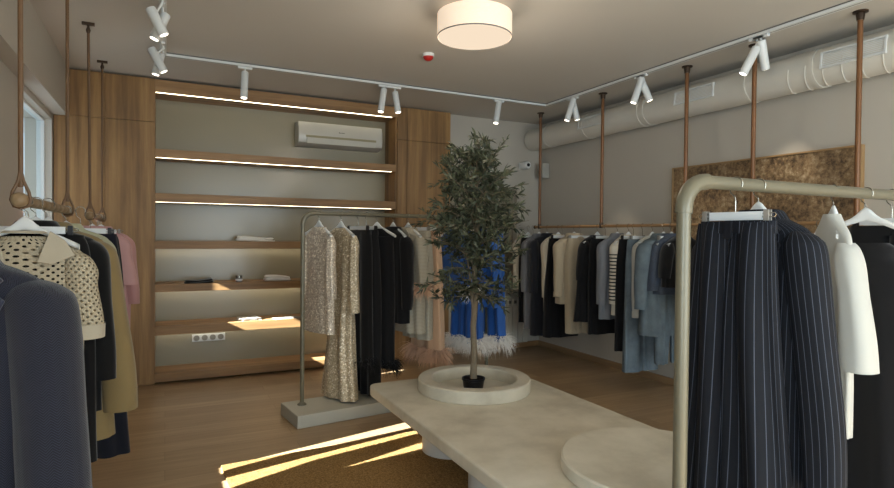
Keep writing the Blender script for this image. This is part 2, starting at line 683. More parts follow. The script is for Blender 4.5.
MB().box(-HX, HX, -.002, YB - D - .012, .02, .1).build('plinth_shelf', WOODX, sh, bevel=.002)
MB().box(HX - .018, HX, .021, YB - D - .013, .1, 2.86).build('side_panel', WOODV, sh)
SZ = [(2.225, 2.305), (1.79, 1.875), (1.33, 1.405), (.905, .98), (.48, .57)]
for a, b in SZ:
    s_ = MB().box(-HX, HX - .019, 0, YB - D - .013, a, b).build('shelf', WOODX, sh, bevel=.002)
    ly = .03 if a > 1.6 else .3
    MB().box(-HX + .005, HX - .06, ly, ly + .02, a - .002, a - .0003).build('light_strip', LED if a > 1.6 else LED2, s_)
MB().box(-HX + .005, HX - .06, .03, .05, 2.858, 2.8597).build('light_strip', LED, sh)

# air conditioner in the top bay
ac = thing('air_conditioner', 'white wall-mounted air conditioner above the top shelf', 'air conditioner', (1.81, YB - .012, 2.48))
prof = [(-.2, .03), (-.215, .09), (-.21, .2), (-.19, .262), (-.02, .275), (0, .27), (0, 0), (-.06, -.002), (-.15, .005)]
m = MB()
n_ = len(prof)
vs = [(x, y, z) for x in (-.49, .49) for (y, z) in prof]
m.add(vs, [tuple(reversed(range(n_))), tuple(range(n_, 2 * n_))] + [(i, (i + 1) % n_, n_ + (i + 1) % n_, n_ + i) for i in range(n_)])
smoothby(m.build('casing', ACW, ac, bevel=.006))
MB().box(-.41, .41, -.2185, -.206, .088, .112).build('air_slot', plain('slot_shadow_plastic', '8d8668', .5), ac)
MB().box(-.4, .4, -.222, -.206, .02, .085, Matrix.Rotation(.0, 4, 'X')).build('louvre', ACW, ac, bevel=.004)
m = MB()
for k, xx in enumerate((-.035, -.02, -.005, .008, .02)):
    m.box(xx, xx + .009, -.2165, -.211, .158, .17 if k == 0 else .166)
m.build('badge', plain('grey_lettering', '5a5852', .4), ac)

# wall sockets
so = thing('socket_strip', 'white strip of four power sockets under the lowest open shelf', 'socket', (.42, YB - .012, .37))
MB().box(-.165, .165, -.012, 0, -.04, .04).build('cover_plate', WHITEPL, so, bevel=.004)
for k in range(4):
    o = MB().lathe([(.03, 0), (.03, .004), (.025, .004), (.022, -.006), (0, -.006)], n=20).build('socket', plain('socket_grey', '8f8c84', .4) if k < 3 else TAUPE, so)
    o.location = (-.12 + .08 * k, -.0125, 0)
    o.rotation_euler = (PI / 2, 0, 0)
    q = MB().box(-.01, -.005, -.003, .003, 0, .004).box(.005, .01, -.003, .003, 0, .004).build('socket_holes', BLACKP, o)
    q.location = (0, 0, -.005)

# ---------------------------------------------------------------- ceiling services
def drum():
    t = thing('ceiling_lamp', 'round linen drum ceiling lamp glowing warm white', 'lamp', (1.835, 3.33, 2.792))
    m = MB().lathe([(.244, .008), (.247, .01), (.247, .158), (.244, .16), (.241, .15), (.241, .01)], n=64, close=True)
    smoothby(m.build('lamp_shade', SHADE, t), 50)
    smoothby(MB().lathe([(0, .006), (.24, .006), (.24, .01), (0, .01)], n=64).build('diffuser', DIFF, t))
    smoothby(MB().lathe([(.2485, .006), (.2485, .014), (.2455, .014), (.2455, .006)], n=64, close=True).build('rim', plain('grey_rim', '77706a', .5), t))
    MB().lathe([(0, .13), (.03, .13), (.03, .17), (.14, .175), (.14, .208), (0, .208)], n=32).build('ceiling_plate', WHITEP, t)
drum()
pl = bpy.data.lights.new('drum_lamp_light', 'POINT')
pl.energy = 17
pl.shadow_soft_size = .22
pl.color = (1, .84, .66)
po = bpy.data.objects.new('drum_lamp_light', pl)
COL.objects.link(po)
po.location = (1.835, 3.33, 2.6)

sm = thing('fire_alarm', 'small red and white fire alarm on the ceiling', 'alarm', (1.965, 4.36, 2.95))
smoothby(MB().lathe([(0, .05), (.05, .05), (.052, .03), (.045, .025), (0, .025)], n=32).build('base', WHITEPL, sm))
smoothby(MB().lathe([(0, -.008), (.02, -.006), (.038, .008), (.044, .026), (0, .026)], n=32).build('beacon', REDP, sm))

tr = thing('light_track', 'white ceiling track running round the room in a rectangle', 'light track', (1.94, 2, 2.972))
m = MB()
tw = .024
m.box(-1.957 - tw, -1.957 + tw, -3.5, 3.4, 0, .028)
m.box(-1.957 + tw, 1.97 + tw, 3.4 - 2 * tw, 3.4, 0, .028)
m.box(1.97 - tw, 1.97 + tw, -3.5, 3.4 - 2 * tw, 0, .028)
m.build('rail', WHITEP, tr, bevel=.002)
m = MB()
m.box(-1.957 + .006, 1.97 - .006, 3.4 - tw - .003, 3.4 - tw + .003, -.0008, .001)
m.box(1.97 - .003, 1.97 + .003, -3.4, 3.4 - tw, -.0008, .001)
m.box(1.97 - tw - .004, 1.97 - tw - .0005, -3.4, 3.4 - 2 * tw - .004, .02, .027).box(-1.957 + tw, 1.97 - tw, 3.4 - 2 * tw - .004, 3.4 - 2 * tw - .0005, .019, .027)  # dark strips stand in for the shadow gap along the inner edges
m.build('slot_and_shadow_gap', plain('slot_and_gap_grey', '5b5b58', .5), tr)

def spot(top, lens, tx, ty, label, power=4):
    top, lens = V(top), V(lens)
    t = thing('track_spotlight', label, 'spotlight', (tx, ty, 2.972), 0, 'white cylinder spotlights on the ceiling track')
    o0 = V((tx, ty, 2.972))
    ax = (lens - top).normalized()
    L = (lens - top).length
    L = min(max(L * 1.08, .17), .25)
    top_, lens_ = top - o0, top - o0 + ax * L
    r_ = .031
    hb = MB()
    hb.tube([top_, top_ + ax * .006, top_ + ax * (L - .012), lens_], [r_ - .004, r_, r_, r_], 24)
    smoothby(hb.build('housing', WHITEP, t))
    smoothby(MB().tube([lens_ + ax * .0005, lens_ + ax * .002], r_ - .006, 24).build('lens', SPOTE, t))
    yy = 'y' if abs(ty - 5.382) > .02 else 'x'
    if yy == 'y':
        MB().box(-.014, .014, -.06, .06, -.02, 0).build('adapter', WHITEP, t, bevel=.003)
    else:
        MB().box(-.06, .06, -.014, .014, -.02, 0).build('adapter', WHITEP, t, bevel=.003)
    mid = top_ + ax * L * .3
    MB().tube([(0, 0, -.018), (0, 0, -.04), mid], .007, 8).build('arm', WHITEP, t)
    l = bpy.data.lights.new('spot_beam', 'SPOT')
    l.energy = power * 2
    l.spot_size = math.radians(42)
    l.spot_blend = .6
    l.color = (1, .88, .7)
    l.shadow_soft_size = .02
    lo = bpy.data.objects.new('spot_beam', l)
    COL.objects.link(lo)
    lo.location = lens_ + ax * .02
    lo.rotation_euler = ax.to_track_quat('-Z', 'Y').to_euler()
    lo.parent = t
XL, XR, YT = -.017, 3.91, 5.382
def sp_y(t, l, y, ty, label, p=4, dl=0):
    spot(at(t[0], t[1], 'y', y), at(l[0], l[1], 'y', y + dl), XL, ty, label, p)
sp_y((150, 8), (163, 33), 4.0, 4.02, 'white cylinder spotlight nearest the camera on the left track, leaning right')
sp_y((166, 14), (155, 37), 4.12, 4.16, 'white cylinder spotlight on the left track leaning left behind the nearest one')
sp_y((151, 48), (163, 70), 5.02, 5.02, 'white cylinder spotlight near the left corner of the track, leaning right')
sp_y((161, 54), (156, 73), 5.14, 5.16, 'white cylinder spotlight closest to the left track corner, hanging behind another')
for (t_, l_, lab) in (((245, 72), (244, 96), 'lone white spotlight on the back track above the empty shelves'),
                      ((384, 89), (381, 110), 'left one of two paired spotlights on the back track near the air conditioner'),
                      ((395, 92), (398, 111), 'right one of two paired spotlights on the back track near the air conditioner'),
                      ((499, 102), (496, 122), 'single white spotlight on the back track above the tree')):
    a = at(t_[0], t_[1], 'y', YT)
    spot(a, at(l_[0], l_[1], 'y', YT - .03), a.x, YT, lab)
for (t_, l_, lab, dx) in (((574, 98), (567, 120), 'white spotlight leaning left at the far end of the right track', -.06),
                      ((572, 97), (577, 119), 'white spotlight leaning right at the far end of the right track', .06),
                      ((642, 78), (634, 101), 'white spotlight leaning left in the middle pair of the right track', -.06),
                      ((640, 77), (649, 99), 'white spotlight leaning right in the middle pair of the right track', .07),
                      ((757, 47), (744, 72), 'white spotlight leaning left in the nearest pair of the right track', -.06),
                      ((761, 40), (765, 67), 'white upright spotlight in the nearest pair of the right track', .1)):
    a = at(t_[0], t_[1], 'x', XR)
    spot(a, at(l_[0], l_[1], 'x', XR + dx), XR, a.y, lab, 9 if dx > 0 else 4)

# air duct along the right wall
du = thing('air_duct', 'long white round air duct along the top of the right wall', 'duct', (4.42, 2, 2.62))
DR = .142
def ycyl(y0, y1, r, n=40):
    m = MB()
    return m.tube([(0, y0, .15), (0, y1, .15)], r, n)
smoothby(ycyl(-4.45, 4.36, DR).build('duct_pipe', DUCT, du))
for yy in (3.95, 3.2, 2.35, 2.27, 1.15, .6, -.7, -1.6):
    smoothby(ycyl(yy, yy + .03, DR + .006).build('joint_band', DUCT, du))
m = MB()
for k in range(9):
    yy = .78 - k * .13
    vs = []
    pts = []
    for j in range(15):
        a = PI * (.98 + .62 * j / 14)
        pts.append((math.cos(a) * (DR + .002), yy + .05 * j / 14, .15 + math.sin(a) * (DR + .002)))
    m.tube(pts, .004, 6)
m.build('spiral_rib', DUCT, du)
for yc in (.33, 1.66, 3.05):
    g = MB().box(-.006, .012, -.215, .215, -.062, -.05).box(-.006, .012, -.215, .215, .05, .062)
    g.box(-.006, .012, -.215, -.2, -.05, .05).box(-.006, .012, .2, .215, -.05, .05)
    o = g.build('vent_frame', WHITEP, du, bevel=.002)
    o.location = (-.142, yc, .165)
    o.rotation_euler = (0, .12, 0)
    m = MB()
    for k in range(8):
        m.box(0, .011, -.2, .2, -.048 + k * .0125, -.043 + k * .0125)
    m.build('vent_louvres', WHITEP, o)
    MB().box(.012, .014, -.2, .2, -.05, .05).build('vent_backing', plain('vent_dark', '6e6c66', .6), o)
# security camera, small speaker
sc_ = thing('security_camera', 'white security camera with black lens high in the far right corner', 'camera', (4.26, 6.28, 2.42))
smoothby(MB().tube([(0, .11, 0), (0, -.02, 0), (0, -.045, 0)], [.05, .052, .04], 24).build('camera_body', WHITEPL, sc_))
smoothby(MB().tube([(0.0, -.045, 0), (0, -.052, 0)], .022, 20).build('camera_lens', BLACKP, sc_))
MB().box(-.045, .045, .095, .119, -.045, .045).build('wall_mount', WHITEPL, sc_, bevel=.005)
sp_ = thing('wall_speaker', 'small grey box speaker on the wall beside the security camera', 'speaker', (4.52, 6.27, 2.26))
MB().box(-.06, .055, -.07, .05, 0, .2).build('speaker_box', plain('grey_speaker', 'a8a69e', .5), sp_, bevel=.012)
smoothby(MB().tube([(-.0605, -.01, .08), (-.063, -.01, .08)], .035, 20).build('speaker_cone', plain('speaker_grille', '7c7a74', .6), sp_))
# radiator
ra = thing('radiator', 'white panel radiator under the far sill, right of the blue garments', 'radiator', (3.85, 6.34, .08))
m = MB()
for k in range(12):
    x0 = -.5 + k * .082
    MB().box(x0, x0 + .076, -.04, .03, 0, .5).build('radiator_fin', plain('radiator_enamel', 'c4bfb2', .35), ra, bevel=.008)
    MB().box(x0 + .004, x0 + .072, -.036, .028, .5, .58).build('radiator_fin_top', plain('radiator_enamel', 'c4bfb2', .35), ra, bevel=.008)
    MB().box(x0 + .018, x0 + .058, -.0375, -.03, .52, .56).build('air_opening', plain('radiator_shadow', '55524b', .7), ra)
MB().box(-.505, .49, -.015, .005, .57, .59).build('top_grille', plain('radiator_enamel', 'c4bfb2', .35), ra)
for xx in (-.4, .4):
    MB().box(xx - .02, xx + .02, .031, .057, .1, .45).build('bracket', STEEL, ra)

# art panel on the right wall
ap = thing('relief_panel', 'large rough brown and gold relief panel hung on the right wall', 'wall art', (WX, 3.26, 1.3))
MB().box(-.035, -.004, -.845, .845, .012, .865).build('relief_surface', ART, ap)
m = MB()
m.box(-.045, 0, -.87, -.846, 0, .88).box(-.045, 0, .846, .862, 0, .88).box(-.045, 0, -.846, .846, .866, .88).box(-.045, 0, -.846, .846, 0, .011)
m.build('frame', plain('light_wood_frame', 'a3835a', .5, var=.1), ap, bevel=.002)

# ---------------------------------------------------------------- suspended rails
def wall_rail():
    t = thing('hanging_rail', 'long tan clothes rail along the right wall hung on brown tubes', 'clothes rail', (4.13, 4.0, 1.6))
    smoothby(MB().tube([(0, -2.9, 0), (0, 1.87, 0)], .0155, 16).build('rail', RAILW, t))
    smoothby(MB().tube([(0, 1.87, 0), (0, 1.885, 0), (0, 1.9, 0)], [.021, .023, .012], 16).build('end_cap', DARKMET, t))
    for i, y in enumerate((5.79, 4.68, 3.6, 2.955, 2.2, .9)):
        if i == 3:
            pass
        r_ = .017
        smoothby(MB().tube([(0, y - 4, .012), (0, y - 4, 1.35)], r_, 14).build('suspension_tube', COPPER, t))
        m = MB().lathe([(0, 1.34), (.022, 1.34), (.026, 1.37), (.026, 1.385), (.045, 1.39), (.045, 1.4), (0, 1.4)], (0, y - 4, 0), 20)
        smoothby(m.build('ceiling_mount', DARKMET, t))
        smoothby(MB().lathe([(0.018, -.02), (.021, -.015), (.021, .03), (.017, .04)], (0, y - 4, 0), 20).build('tee_joint', DARKMET, t))
wall_rail()

def rope_bar(y0, y1, label, knob=True, grooves=9, cy=None):
    L = y1 - y0
    t = thing('hanging_bar', label, 'clothes rail', (-.5, y0, 1.61), 0, 'wooden clothes bars hung on leather straps')
    k_ = .8
    prof = [(0, -.05), (.016, -.047), (.026, -.036), (.029, -.018), (.027, 0), (.021, .012)]
    seg = (L - .03) / grooves
    for k in range(grooves):
        b = .015 + seg * k
        prof += [(.0185, b), (.022, b + seg * .12), (.022, b + seg * .85), (.0185, b + seg * .97)]
    prof += [(.021, L - .012), (.027, L), (.029, L + .018), (.026, L + .036), (.016, L + .047), (0, L + .05)]
    m = MB().lathe(prof, n=24)
    o = smoothby(m.build('bar', BARW, t), 60)
    o.rotation_euler = (-PI / 2, 0, 0)
    for q, yy in enumerate((.004, L - .004)):
        ccy = yy + (cy[q] if cy else 0)
        s_ = MB()
        pts = [(0, yy, .045), (0, yy, .1), (0, ccy, 1.3)]
        s_.tube([(0, yy, .05), (0, yy, .13), (0, ccy, 1.33)], .009, 10, flat=.6)
        # loop that splits round the bar
        for sx in (-1, 1):
            s_.tube([(0, yy, .12), (sx * .008, yy, .075), (sx * .026, yy, .03), (sx * .031, yy, 0), (sx * .022, yy, -.024), (0, yy, -.031)], .006, 8)
        smoothby(s_.build('strap', LEATHER, t))
        m = MB().lathe([(0, 1.31), (.011, 1.315), (.016, 1.335), (.011, 1.352), (.008, 1.36), (.009, 1.372), (.0, 1.372)], (0, ccy, 0), 14)
        m.box(-.04, .04, ccy - .014, ccy + .014, 1.371, 1.39)
        smoothby(m.build('ceiling_hook', DARKMET, t))
    return t
rope_bar(2.7, 3.88, 'turned wooden clothes bar above the cream openwork polo, on two leather straps')
rope_bar(4.96, 5.86, 'short turned wooden bar holding the pink garments, farthest on the left', grooves=7, cy=(-.1, .03))
rope_bar(.9, 2.12, 'wooden clothes bar holding the herringbone jacket, nearest on the left').location.z = 1.545

# ---------------------------------------------------------------- pipe racks
def pipe_rack(name, label, loc, rotz, L, z, r, plin, base_mat):
    t = thing(name, label, 'clothes rack', loc, rotz)
    rb = .075 + r
    pts = []
    for j in range(9):
        a = PI - PI / 2 * j / 8
        pts.append((rb + rb * math.cos(a), 0, z - rb + rb * math.sin(a)))
    pts2 = [(L - p[0], 0, p[2]) for p in reversed(pts)]
    zb = plin[4]
    smoothby(MB().tube([(0, 0, zb), (0, 0, z - rb - .0)], r, 24).build('post', PIPE, t))
    smoothby(MB().tube([(L, 0, zb), (L, 0, z - rb - .0)], r, 24).build('post', PIPE, t))
    smoothby(MB().tube([(rb, 0, z), (L - rb, 0, z)], r, 24, up=(0, 0, 1)).build('rail', PIPE, t))
    for pp in (pts, pts2):
        ex = [V(p) for p in pp]
        a = ex[0] + (ex[0] - ex[1]).normalized() * .012
        b = ex[-1] + (ex[-1] - ex[-2]).normalized() * .012
        smoothby(MB().tube([a] + ex + [b], r * 1.2, 24).build('elbow', PIPE, t))
    for xx in (0, L):
        smoothby(MB().lathe([(r, .02), (r * 1.3, .018), (r * 2.1, .008), (r * 2.2, 0), (0, 0)], (xx, 0, zb), 24).build('floor_flange', PIPE, t))
    x0, x1, y0, y1, _ = plin
    MB().box(x0, x1, y0, y1, 0, zb).build('plinth', base_mat, t, bevel=.006)
    return t
RA = math.radians(7)
RK = V((1.0, 4.66, 0))
rdir = V((math.cos(RA), math.sin(RA), 0))
pipe_rack('pipe_rack', 'khaki pipe clothes rack on a stone plinth, holding sequin and feather-trimmed garments', RK, RA, 1.88, 1.66, .017, (-.13, 2.0, -.28, .14, .1), STONE)
pipe_rack('pipe_rack', 'thick khaki pipe rack holding the pinstripe trousers in the right foreground', (1.578, 1.38, 0), 0, 1.93, 1.683, .0235, (-.12, 2.02, -.25, .06, .08), STONE)

# ---------------------------------------------------------------- table, planter, rug
rg = box('rug', (-.0, 2.9, -2.12, 0, 0, .014), RUG)
rg.location = (.32, 3.86, 0)
rg.rotation_euler = (0, 0, math.radians(3))
tag(rg, 'brown woven jute rug lying under the low stone table', 'rug')
ZT = .38
def rounded(x0, x1, y0, y1, r, n=8):
    o = []
    for (cx_, cy_, a0) in ((x1 - r, y1 - r, 0), (x0 + r, y1 - r, 90), (x0 + r, y0 + r, 180), (x1 - r, y0 + r, 270)):
        for k in range(n + 1):
            a = math.radians(a0 + 90 * k / n)
            o.append((cx_ + r * math.cos(a), cy_ + r * math.sin(a)))
    return o
def prism(outl, z0, z1):
    n = len(outl)
    return MB().add([(x, y, z0) for x, y in outl] + [(x, y, z1) for x, y in outl],
                    [tuple(reversed(range(n))), tuple(range(n, 2 * n))] + [(i, (i + 1) % n, n + (i + 1) % n, n + i) for i in range(n)])
tb = thing('display_table', 'long low cream stone table with rounded corners in the middle of the shop', 'table', (1.94, 2.76, .014))
o = prism(rounded(-.59, .625, -1.29, 1.28, .07), ZT - .014 - .075, ZT - .014).build('tabletop', CONC, tb, bevel=.012, seg=3)
for (x, y) in ((-.17, .74), (-.17, .07), (-.1, -.75)):
    smoothby(MB().lathe([(.195, 0), (.195, ZT - .09)], (x, y, 0), 64).build('leg', plain('plastered_leg', 'cfccc4', .5, bump=.04), tb))
rp = MB().lathe([(.307, 0), (.4, 0), (.405, .005), (.405, .08), (.397, .088), (.312, .088), (.305, .08), (.305, .005)], n=80, close=True).build('planter_ring', CONC)
smoothby(rp, 30)
TX, TY = 2.015, 3.6
rp.location = (TX - .01, TY - .01, ZT)
tag(rp, 'round cream stone ring on the table encircling the olive tree pot', 'planter')
dk = MB().lathe([(0, 0), (.445, 0), (.45, .005), (.45, .055), (.441, .064), (0, .064)], n=80).build('display_disc', CONC)
smoothby(dk, 30)
dk.location = (2.085, 1.95, ZT)
tag(dk, 'low round cream stone disc lying on the near end of the table', 'display plinth')

# ---------------------------------------------------------------- olive tree
def olive():
    rnd = random.Random(7)
    t = thing('olive_tree', 'potted olive tree with a slim trunk standing in the stone ring', 'tree', (TX, TY + .02, ZT))
    smoothby(MB().lathe([(0, 0), (.07, 0), (.08, .06), (.085, .062), (.085, .075), (.079, .075), (.077, .06), (0, .06)], n=32).build('pot', BLACKP, t))
    smoothby(MB().lathe([(0, .068), (.04, .066), (.077, .061)], n=24).build('soil', SOIL, t))
    tm = MB()
    path = [(0, 0, .07), (.004, .0, .25), (-.004, .004, .45), (.012, 0, .65), (.002, .006, .85), (.016, -.004, 1.1), (.006, 0, 1.35), (.012, 0, 1.62), (.02, 0, 1.76)]
    tm.tube(path, [.026, .022, .022, .021, .019, .015, .011, .006, .003], 12)
    tm.tube([(.0, .0, .32), (-.012, .002, .42), (-.012, .004, .6), (-.03, .01, .8), (-.06, .02, 1.0)], [.008, .009, .009, .008, .005], 8)
    vs, fs = [], []
    def leaf(p, d, L):
        d = d.normalized()
        up = V((rnd.uniform(-1, 1), rnd.uniform(-1, 1), rnd.uniform(.0, 1.2)))
        s_ = d.cross(up)
        if s_.length < 1e-3:
            return
        s_.normalize()
        nn = s_.cross(d)
        w_ = L * rnd.uniform(.085, .125)
        b = len(vs)
        vs.extend([p, p + d * L * .3 + s_ * w_ + nn * .002, p + d * L * .3 - s_ * w_ + nn * .002, p + d * L * .7 + s_ * w_ * .8, p + d * L * .7 - s_ * w_ * .8, p + d * L - nn * L * .08])
        fs.extend([(b, b + 1, b + 2), (b + 1, b + 3, b + 4, b + 2), (b + 3, b + 5, b + 4)])
    def env(z):   # crown radius at height over the table
        pts = [(.58, .1), (.7, .22), (.88, .31), (1.1, .37), (1.3, .38), (1.45, .33), (1.6, .2), (1.72, .14), (1.87, .06)]
        if z <= pts[0][0]: return .08
        for (a, ra), (b, rb) in zip(pts[:-1], pts[1:]):
            if z <= b:
                return ra + (rb - ra) * (z - a) / (b - a)
        return .04
    N = 74
    for i in range(N):
        z0 = .66 + 1.0 * (i / N) ** .95
        ang = i * 2.399 + rnd.uniform(-.3, .3)
        e = env(z0 + .1) * rnd.uniform(.7, 1.12)
        rise = rnd.uniform(.04, .22) * (1 if z0 > .8 else -.2)
        p0 = V((.005, 0, z0))
        dirh = V((math.cos(ang), math.sin(ang), 0))
        p3 = p0 + dirh * e + V((0, 0, rise))
        p1 = p0 + dirh * e * .4 + V((0, 0, rise * .75 + .02))
        pts = []
        for k in range(6):
            u = k / 5
            pts.append(p0 * (1 - u) ** 2 + p1 * 2 * u * (1 - u) + p3 * u * u)
        tm.tube(pts, [.006, .0045, .0035, .003, .002, .0012], 5)
        ntw = 7 if z0 < 1.5 else 5
        for j in range(ntw):
            u = .22 + .78 * (j + rnd.random() * .6) / ntw
            k = min(4, int(u * 5))
            q = pts[k].lerp(pts[k + 1], u * 5 - k) if u < 1 else pts[5]
            d = (dirh * rnd.uniform(-.1, .9) + V((rnd.uniform(-.9, .9), rnd.uniform(-.9, .9), rnd.uniform(-.5, .8)))).normalized()
            L = rnd.uniform(.07, .15)
            q2 = q + d * L
            tm.tube([q, q2], [.0016, .0008], 4)
            nl = rnd.randint(10, 16)
            for m_ in range(nl):
                uu = (m_ + .5) / nl
                pp = q.lerp(q2, uu)
                side = V((rnd.uniform(-1, 1), rnd.uniform(-1, 1), rnd.uniform(-1, 1)))
                dd = d * .75 + side * .75
                leaf(pp, dd, rnd.uniform(.042, .074))
            leaf(q2, d, .05)
    smoothby(tm.build('trunk', BARK, t), 60)
    MB().add(vs, fs).build('foliage', LEAF, t)
olive()
#GARMENTS#
# ---------------------------------------------------------------- garments
def interp(st, m):
    # st: list of tuples; resample smoothly (Catmull-Rom) to m rows
    n = len(st)
    out = []
    for i in range(m):
        t = i * (n - 1) / (m - 1)
        k = min(int(t), n - 2)
        u = t - k
        p0, p1, p2, p3 = st[max(k - 1, 0)], st[k], st[k + 1], st[min(k + 2, n - 1)]
        row = []
        for a, b, c, d in zip(p0, p1, p2, p3):
            v = .5 * (2 * b + (c - a) * u + (2 * a - 5 * b + 4 * c - d) * u * u + (3 * b - a - 3 * c + d) * u ** 3)
            lo, hi = min(b, c), max(b, c)
            v = min(max(v, lo), hi)
            row.append(v)
        out.append(row)
    return out

def cloth(st, rows=26, n=48, nf=7, seed=0, sup=.75, cap=False, uvw=None, wob=.004):
    """st rows: (x, y, z, halfwidth, halfdepth, fold)"""
    rnd = random.Random(seed)
    ph = [rnd.uniform(0, 6.28) for _ in range(4)]
    rs = interp(st, rows)
    vs, fs, uvs = [], [], []
    W = uvw or 2.2 * max(r[3] for r in rs) * 2
    for (x, y, z, a, b, f) in rs:
        for k in range(n):
            th = 2 * PI * k / n + PI / 2
            c_, s_ = math.cos(th), math.sin(th)
            X = a * math.copysign(abs(c_) ** sup, c_)
            Y = b * math.copysign(abs(s_) ** .9, s_)
            fold = f * (math.sin(nf * th + ph[0] + 1.2 * z) + .5 * math.sin((nf * 2 - 3) * th + ph[1] + 2.5 * z)) / 1.5
            l_ = math.hypot(c_, s_)
            X += c_ * fold * .5 + wob * math.sin(5 * z + ph[2])
            Y += s_ * fold + math.copysign(1, s_) * fold * .35 + wob * math.sin(4 * z + ph[3])
            vs.append((x + X, y + Y, z))
    for i in range(rows - 1):
        for k in range(n):
            k2 = (k + 1) % n
            fs.append((i * n + k, (i + 1) * n + k, (i + 1) * n + k2, i * n + k2))
            u0, u1 = k / n * W, (k + 1) / n * W
            uvs.append([(u0, rs[i][2]), (u0, rs[i + 1][2]), (u1, rs[i + 1][2]), (u1, rs[i][2])])
    if cap:
        fs.append(tuple(range(n)))
        uvs.append([(0, 0)] * n)
        fs.append(tuple((rows - 1) * n + k for k in reversed(range(n))))
        uvs.append([(0, 0)] * n)
    return MB().add(vs, fs, uvs)

def feathers(c, a, b, n, L, seed=0, down=.55, w=.004):
    rnd = random.Random(seed)
    vs, fs = [], []
    for i in range(n):
        th = rnd.uniform(0, 2 * PI)
        z0 = rnd.uniform(-.05, .02)
        p = V((c[0] + a * math.cos(th), c[1] + b * math.sin(th), c[2] + z0))
        d = V((math.cos(th) + rnd.uniform(-.5, .5), math.sin(th) + rnd.uniform(-.5, .5), rnd.uniform(-1.6, .5)))
        d.normalize()
        l_ = L * rnd.uniform(.5, 1)
        s_ = d.cross(V((rnd.uniform(-1, 1), rnd.uniform(-1, 1), rnd.uniform(-1, 1))))
        s_.normalize()
        ww = w * rnd.uniform(.6, 1.2)
        b0 = len(vs)
        q = p.copy()
        for k in range(4):
            u = k / 3
            wk = ww * (1 - u * .85)
            vs.extend([q + s_ * wk, q - s_ * wk])
            q = q + d * l_ / 3
            d = (d + V((0, 0, -down))).normalized()
        for k in range(3):
            fs.append((b0 + 2 * k, b0 + 2 * k + 1, b0 + 2 * k + 3, b0 + 2 * k + 2))
    return MB().add(vs, fs)

def hook_mb(m, zr, r, zneck):
    pts = []
    for j in range(12):
        a = math.radians(-25 + 225 * j / 11)
        pts.append((r * math.cos(a), 0, zr + r * math.sin(a)))
    pts += [(-r * .75, 0, zr - r * 1.15), (-r * .1, 0, zr - r * 1.75), (0, 0, zr - r * 2.3), (0, 0, zneck)]
    m.tube(pts, .0022, 6)
HM = {}
def hanger(loc, rotz, label, rr, kind='shirt', w=.205, grp=None, clipw=.145):
    """origin on the rail axis"""
    t = thing('clothes_hanger', label, 'hanger', loc, rotz, grp)
    key = (kind, round(rr, 3), w, clipw)
    if key not in HM:
        m = MB()
        hook_mb(m, 0, rr, -.083 if kind == 'shirt' else -.1)
        hk = m.mesh('hook')
        hk.materials.append(STEEL)
        b = MB()
        if kind == 'shirt':
            n = 22
            vs, fs = [], []
            for i in range(n + 1):
                x = -w + 2 * w * i / n
                s = abs(x) / w
                zc = -.098 - .085 * s ** 1.15 + .012 * math.exp(-(x / .03) ** 2)
                hh = .0115 + .017 * math.exp(-(x / .035) ** 2)
                yd = -.02 * s * s
                hd = .008 + .006 * s
                for (dy, dz) in ((-1, -.6), (-.5, -1), (.5, -1), (1, -.6), (1, .6), (.5, 1), (-.5, 1), (-1, .6)):
                    vs.append((x, yd + dy * hd, zc + dz * hh))
            for i in range(n):
                for k in range(8):
                    fs.append((i * 8 + k, i * 8 + (k + 1) % 8, (i + 1) * 8 + (k + 1) % 8, (i + 1) * 8 + k))
            fs += [tuple(range(8)), tuple(n * 8 + k for k in reversed(range(8)))]
            b.add(vs, fs)
            for f in range(0):
                pass
        else:
            b.box(-clipw + .018, clipw - .018, -.006, .006, -.13, -.1)
        bd = b.mesh('hanger_body')
        bd.materials.append(WHITEPL)
        for p in bd.polygons:
            p.use_smooth = kind == 'shirt'
        cl = None
        if kind != 'shirt':
            c = MB()
            c.box(-.009, .009, -.011, -.006, -.157, -.095)
            c.box(-.009, .009, .006, .011, -.157, -.095)
            c.box(-.004, .004, -.006, .006, -.12, -.112)
            cl = c.mesh('clip')
            cl.materials.append(TAUPE if kind == 'clip' else BLACKP)
            wr = MB().tube([(-.02, 0, -.107), (.025, 0, -.106), (.03, 0, -.112), (.025, 0, -.12), (-.02, 0, -.12)], .0018, 6)
            wrm = wr.mesh('wire_end')
            wrm.materials.append(STEEL)
            cl = (cl, wrm)
        HM[key] = (bd, hk, cl)
    bd, hk, cl = HM[key]
    def put(nm, me, x=0):
        o = bpy.data.objects.new(nm, me)
        COL.objects.link(o)
        o.parent = t
        o.location.x = x
        return o
    put('hanger_body', bd)
    put('hook', hk)
    if cl:
        put('clip', cl[0], -clipw)
        put('clip', cl[0], clipw)
        put('wire_end', cl[1], clipw)
        put('wire_end', cl[1], -clipw).rotation_euler = (0, 0, PI)
    return t

def sleeve_st(sx, hw, zs, L, out=.05, r0=.062, r1=.045, fwd=0, fold=.004):
    x0 = sx * (hw - .028)
    return [(x0 - sx * .012, 0, zs + .012, .02, .03, 0), (x0, 0, zs - .012, r0 * .72, r0 * .8, .001),
            (x0 + sx * .012, 0, zs - .07, r0 * .95, r0, .003),
            (x0 + sx * out * .5, fwd * .3, zs - L * .4, r0 * .9, r0 * .95, fold),
            (x0 + sx * out * .85, fwd * .7, zs - L * .75, (r0 + r1) / 2, (r0 + r1) / 2, fold * 1.3),
            (x0 + sx * out, fwd, zs - L, r1, r1, fold)]

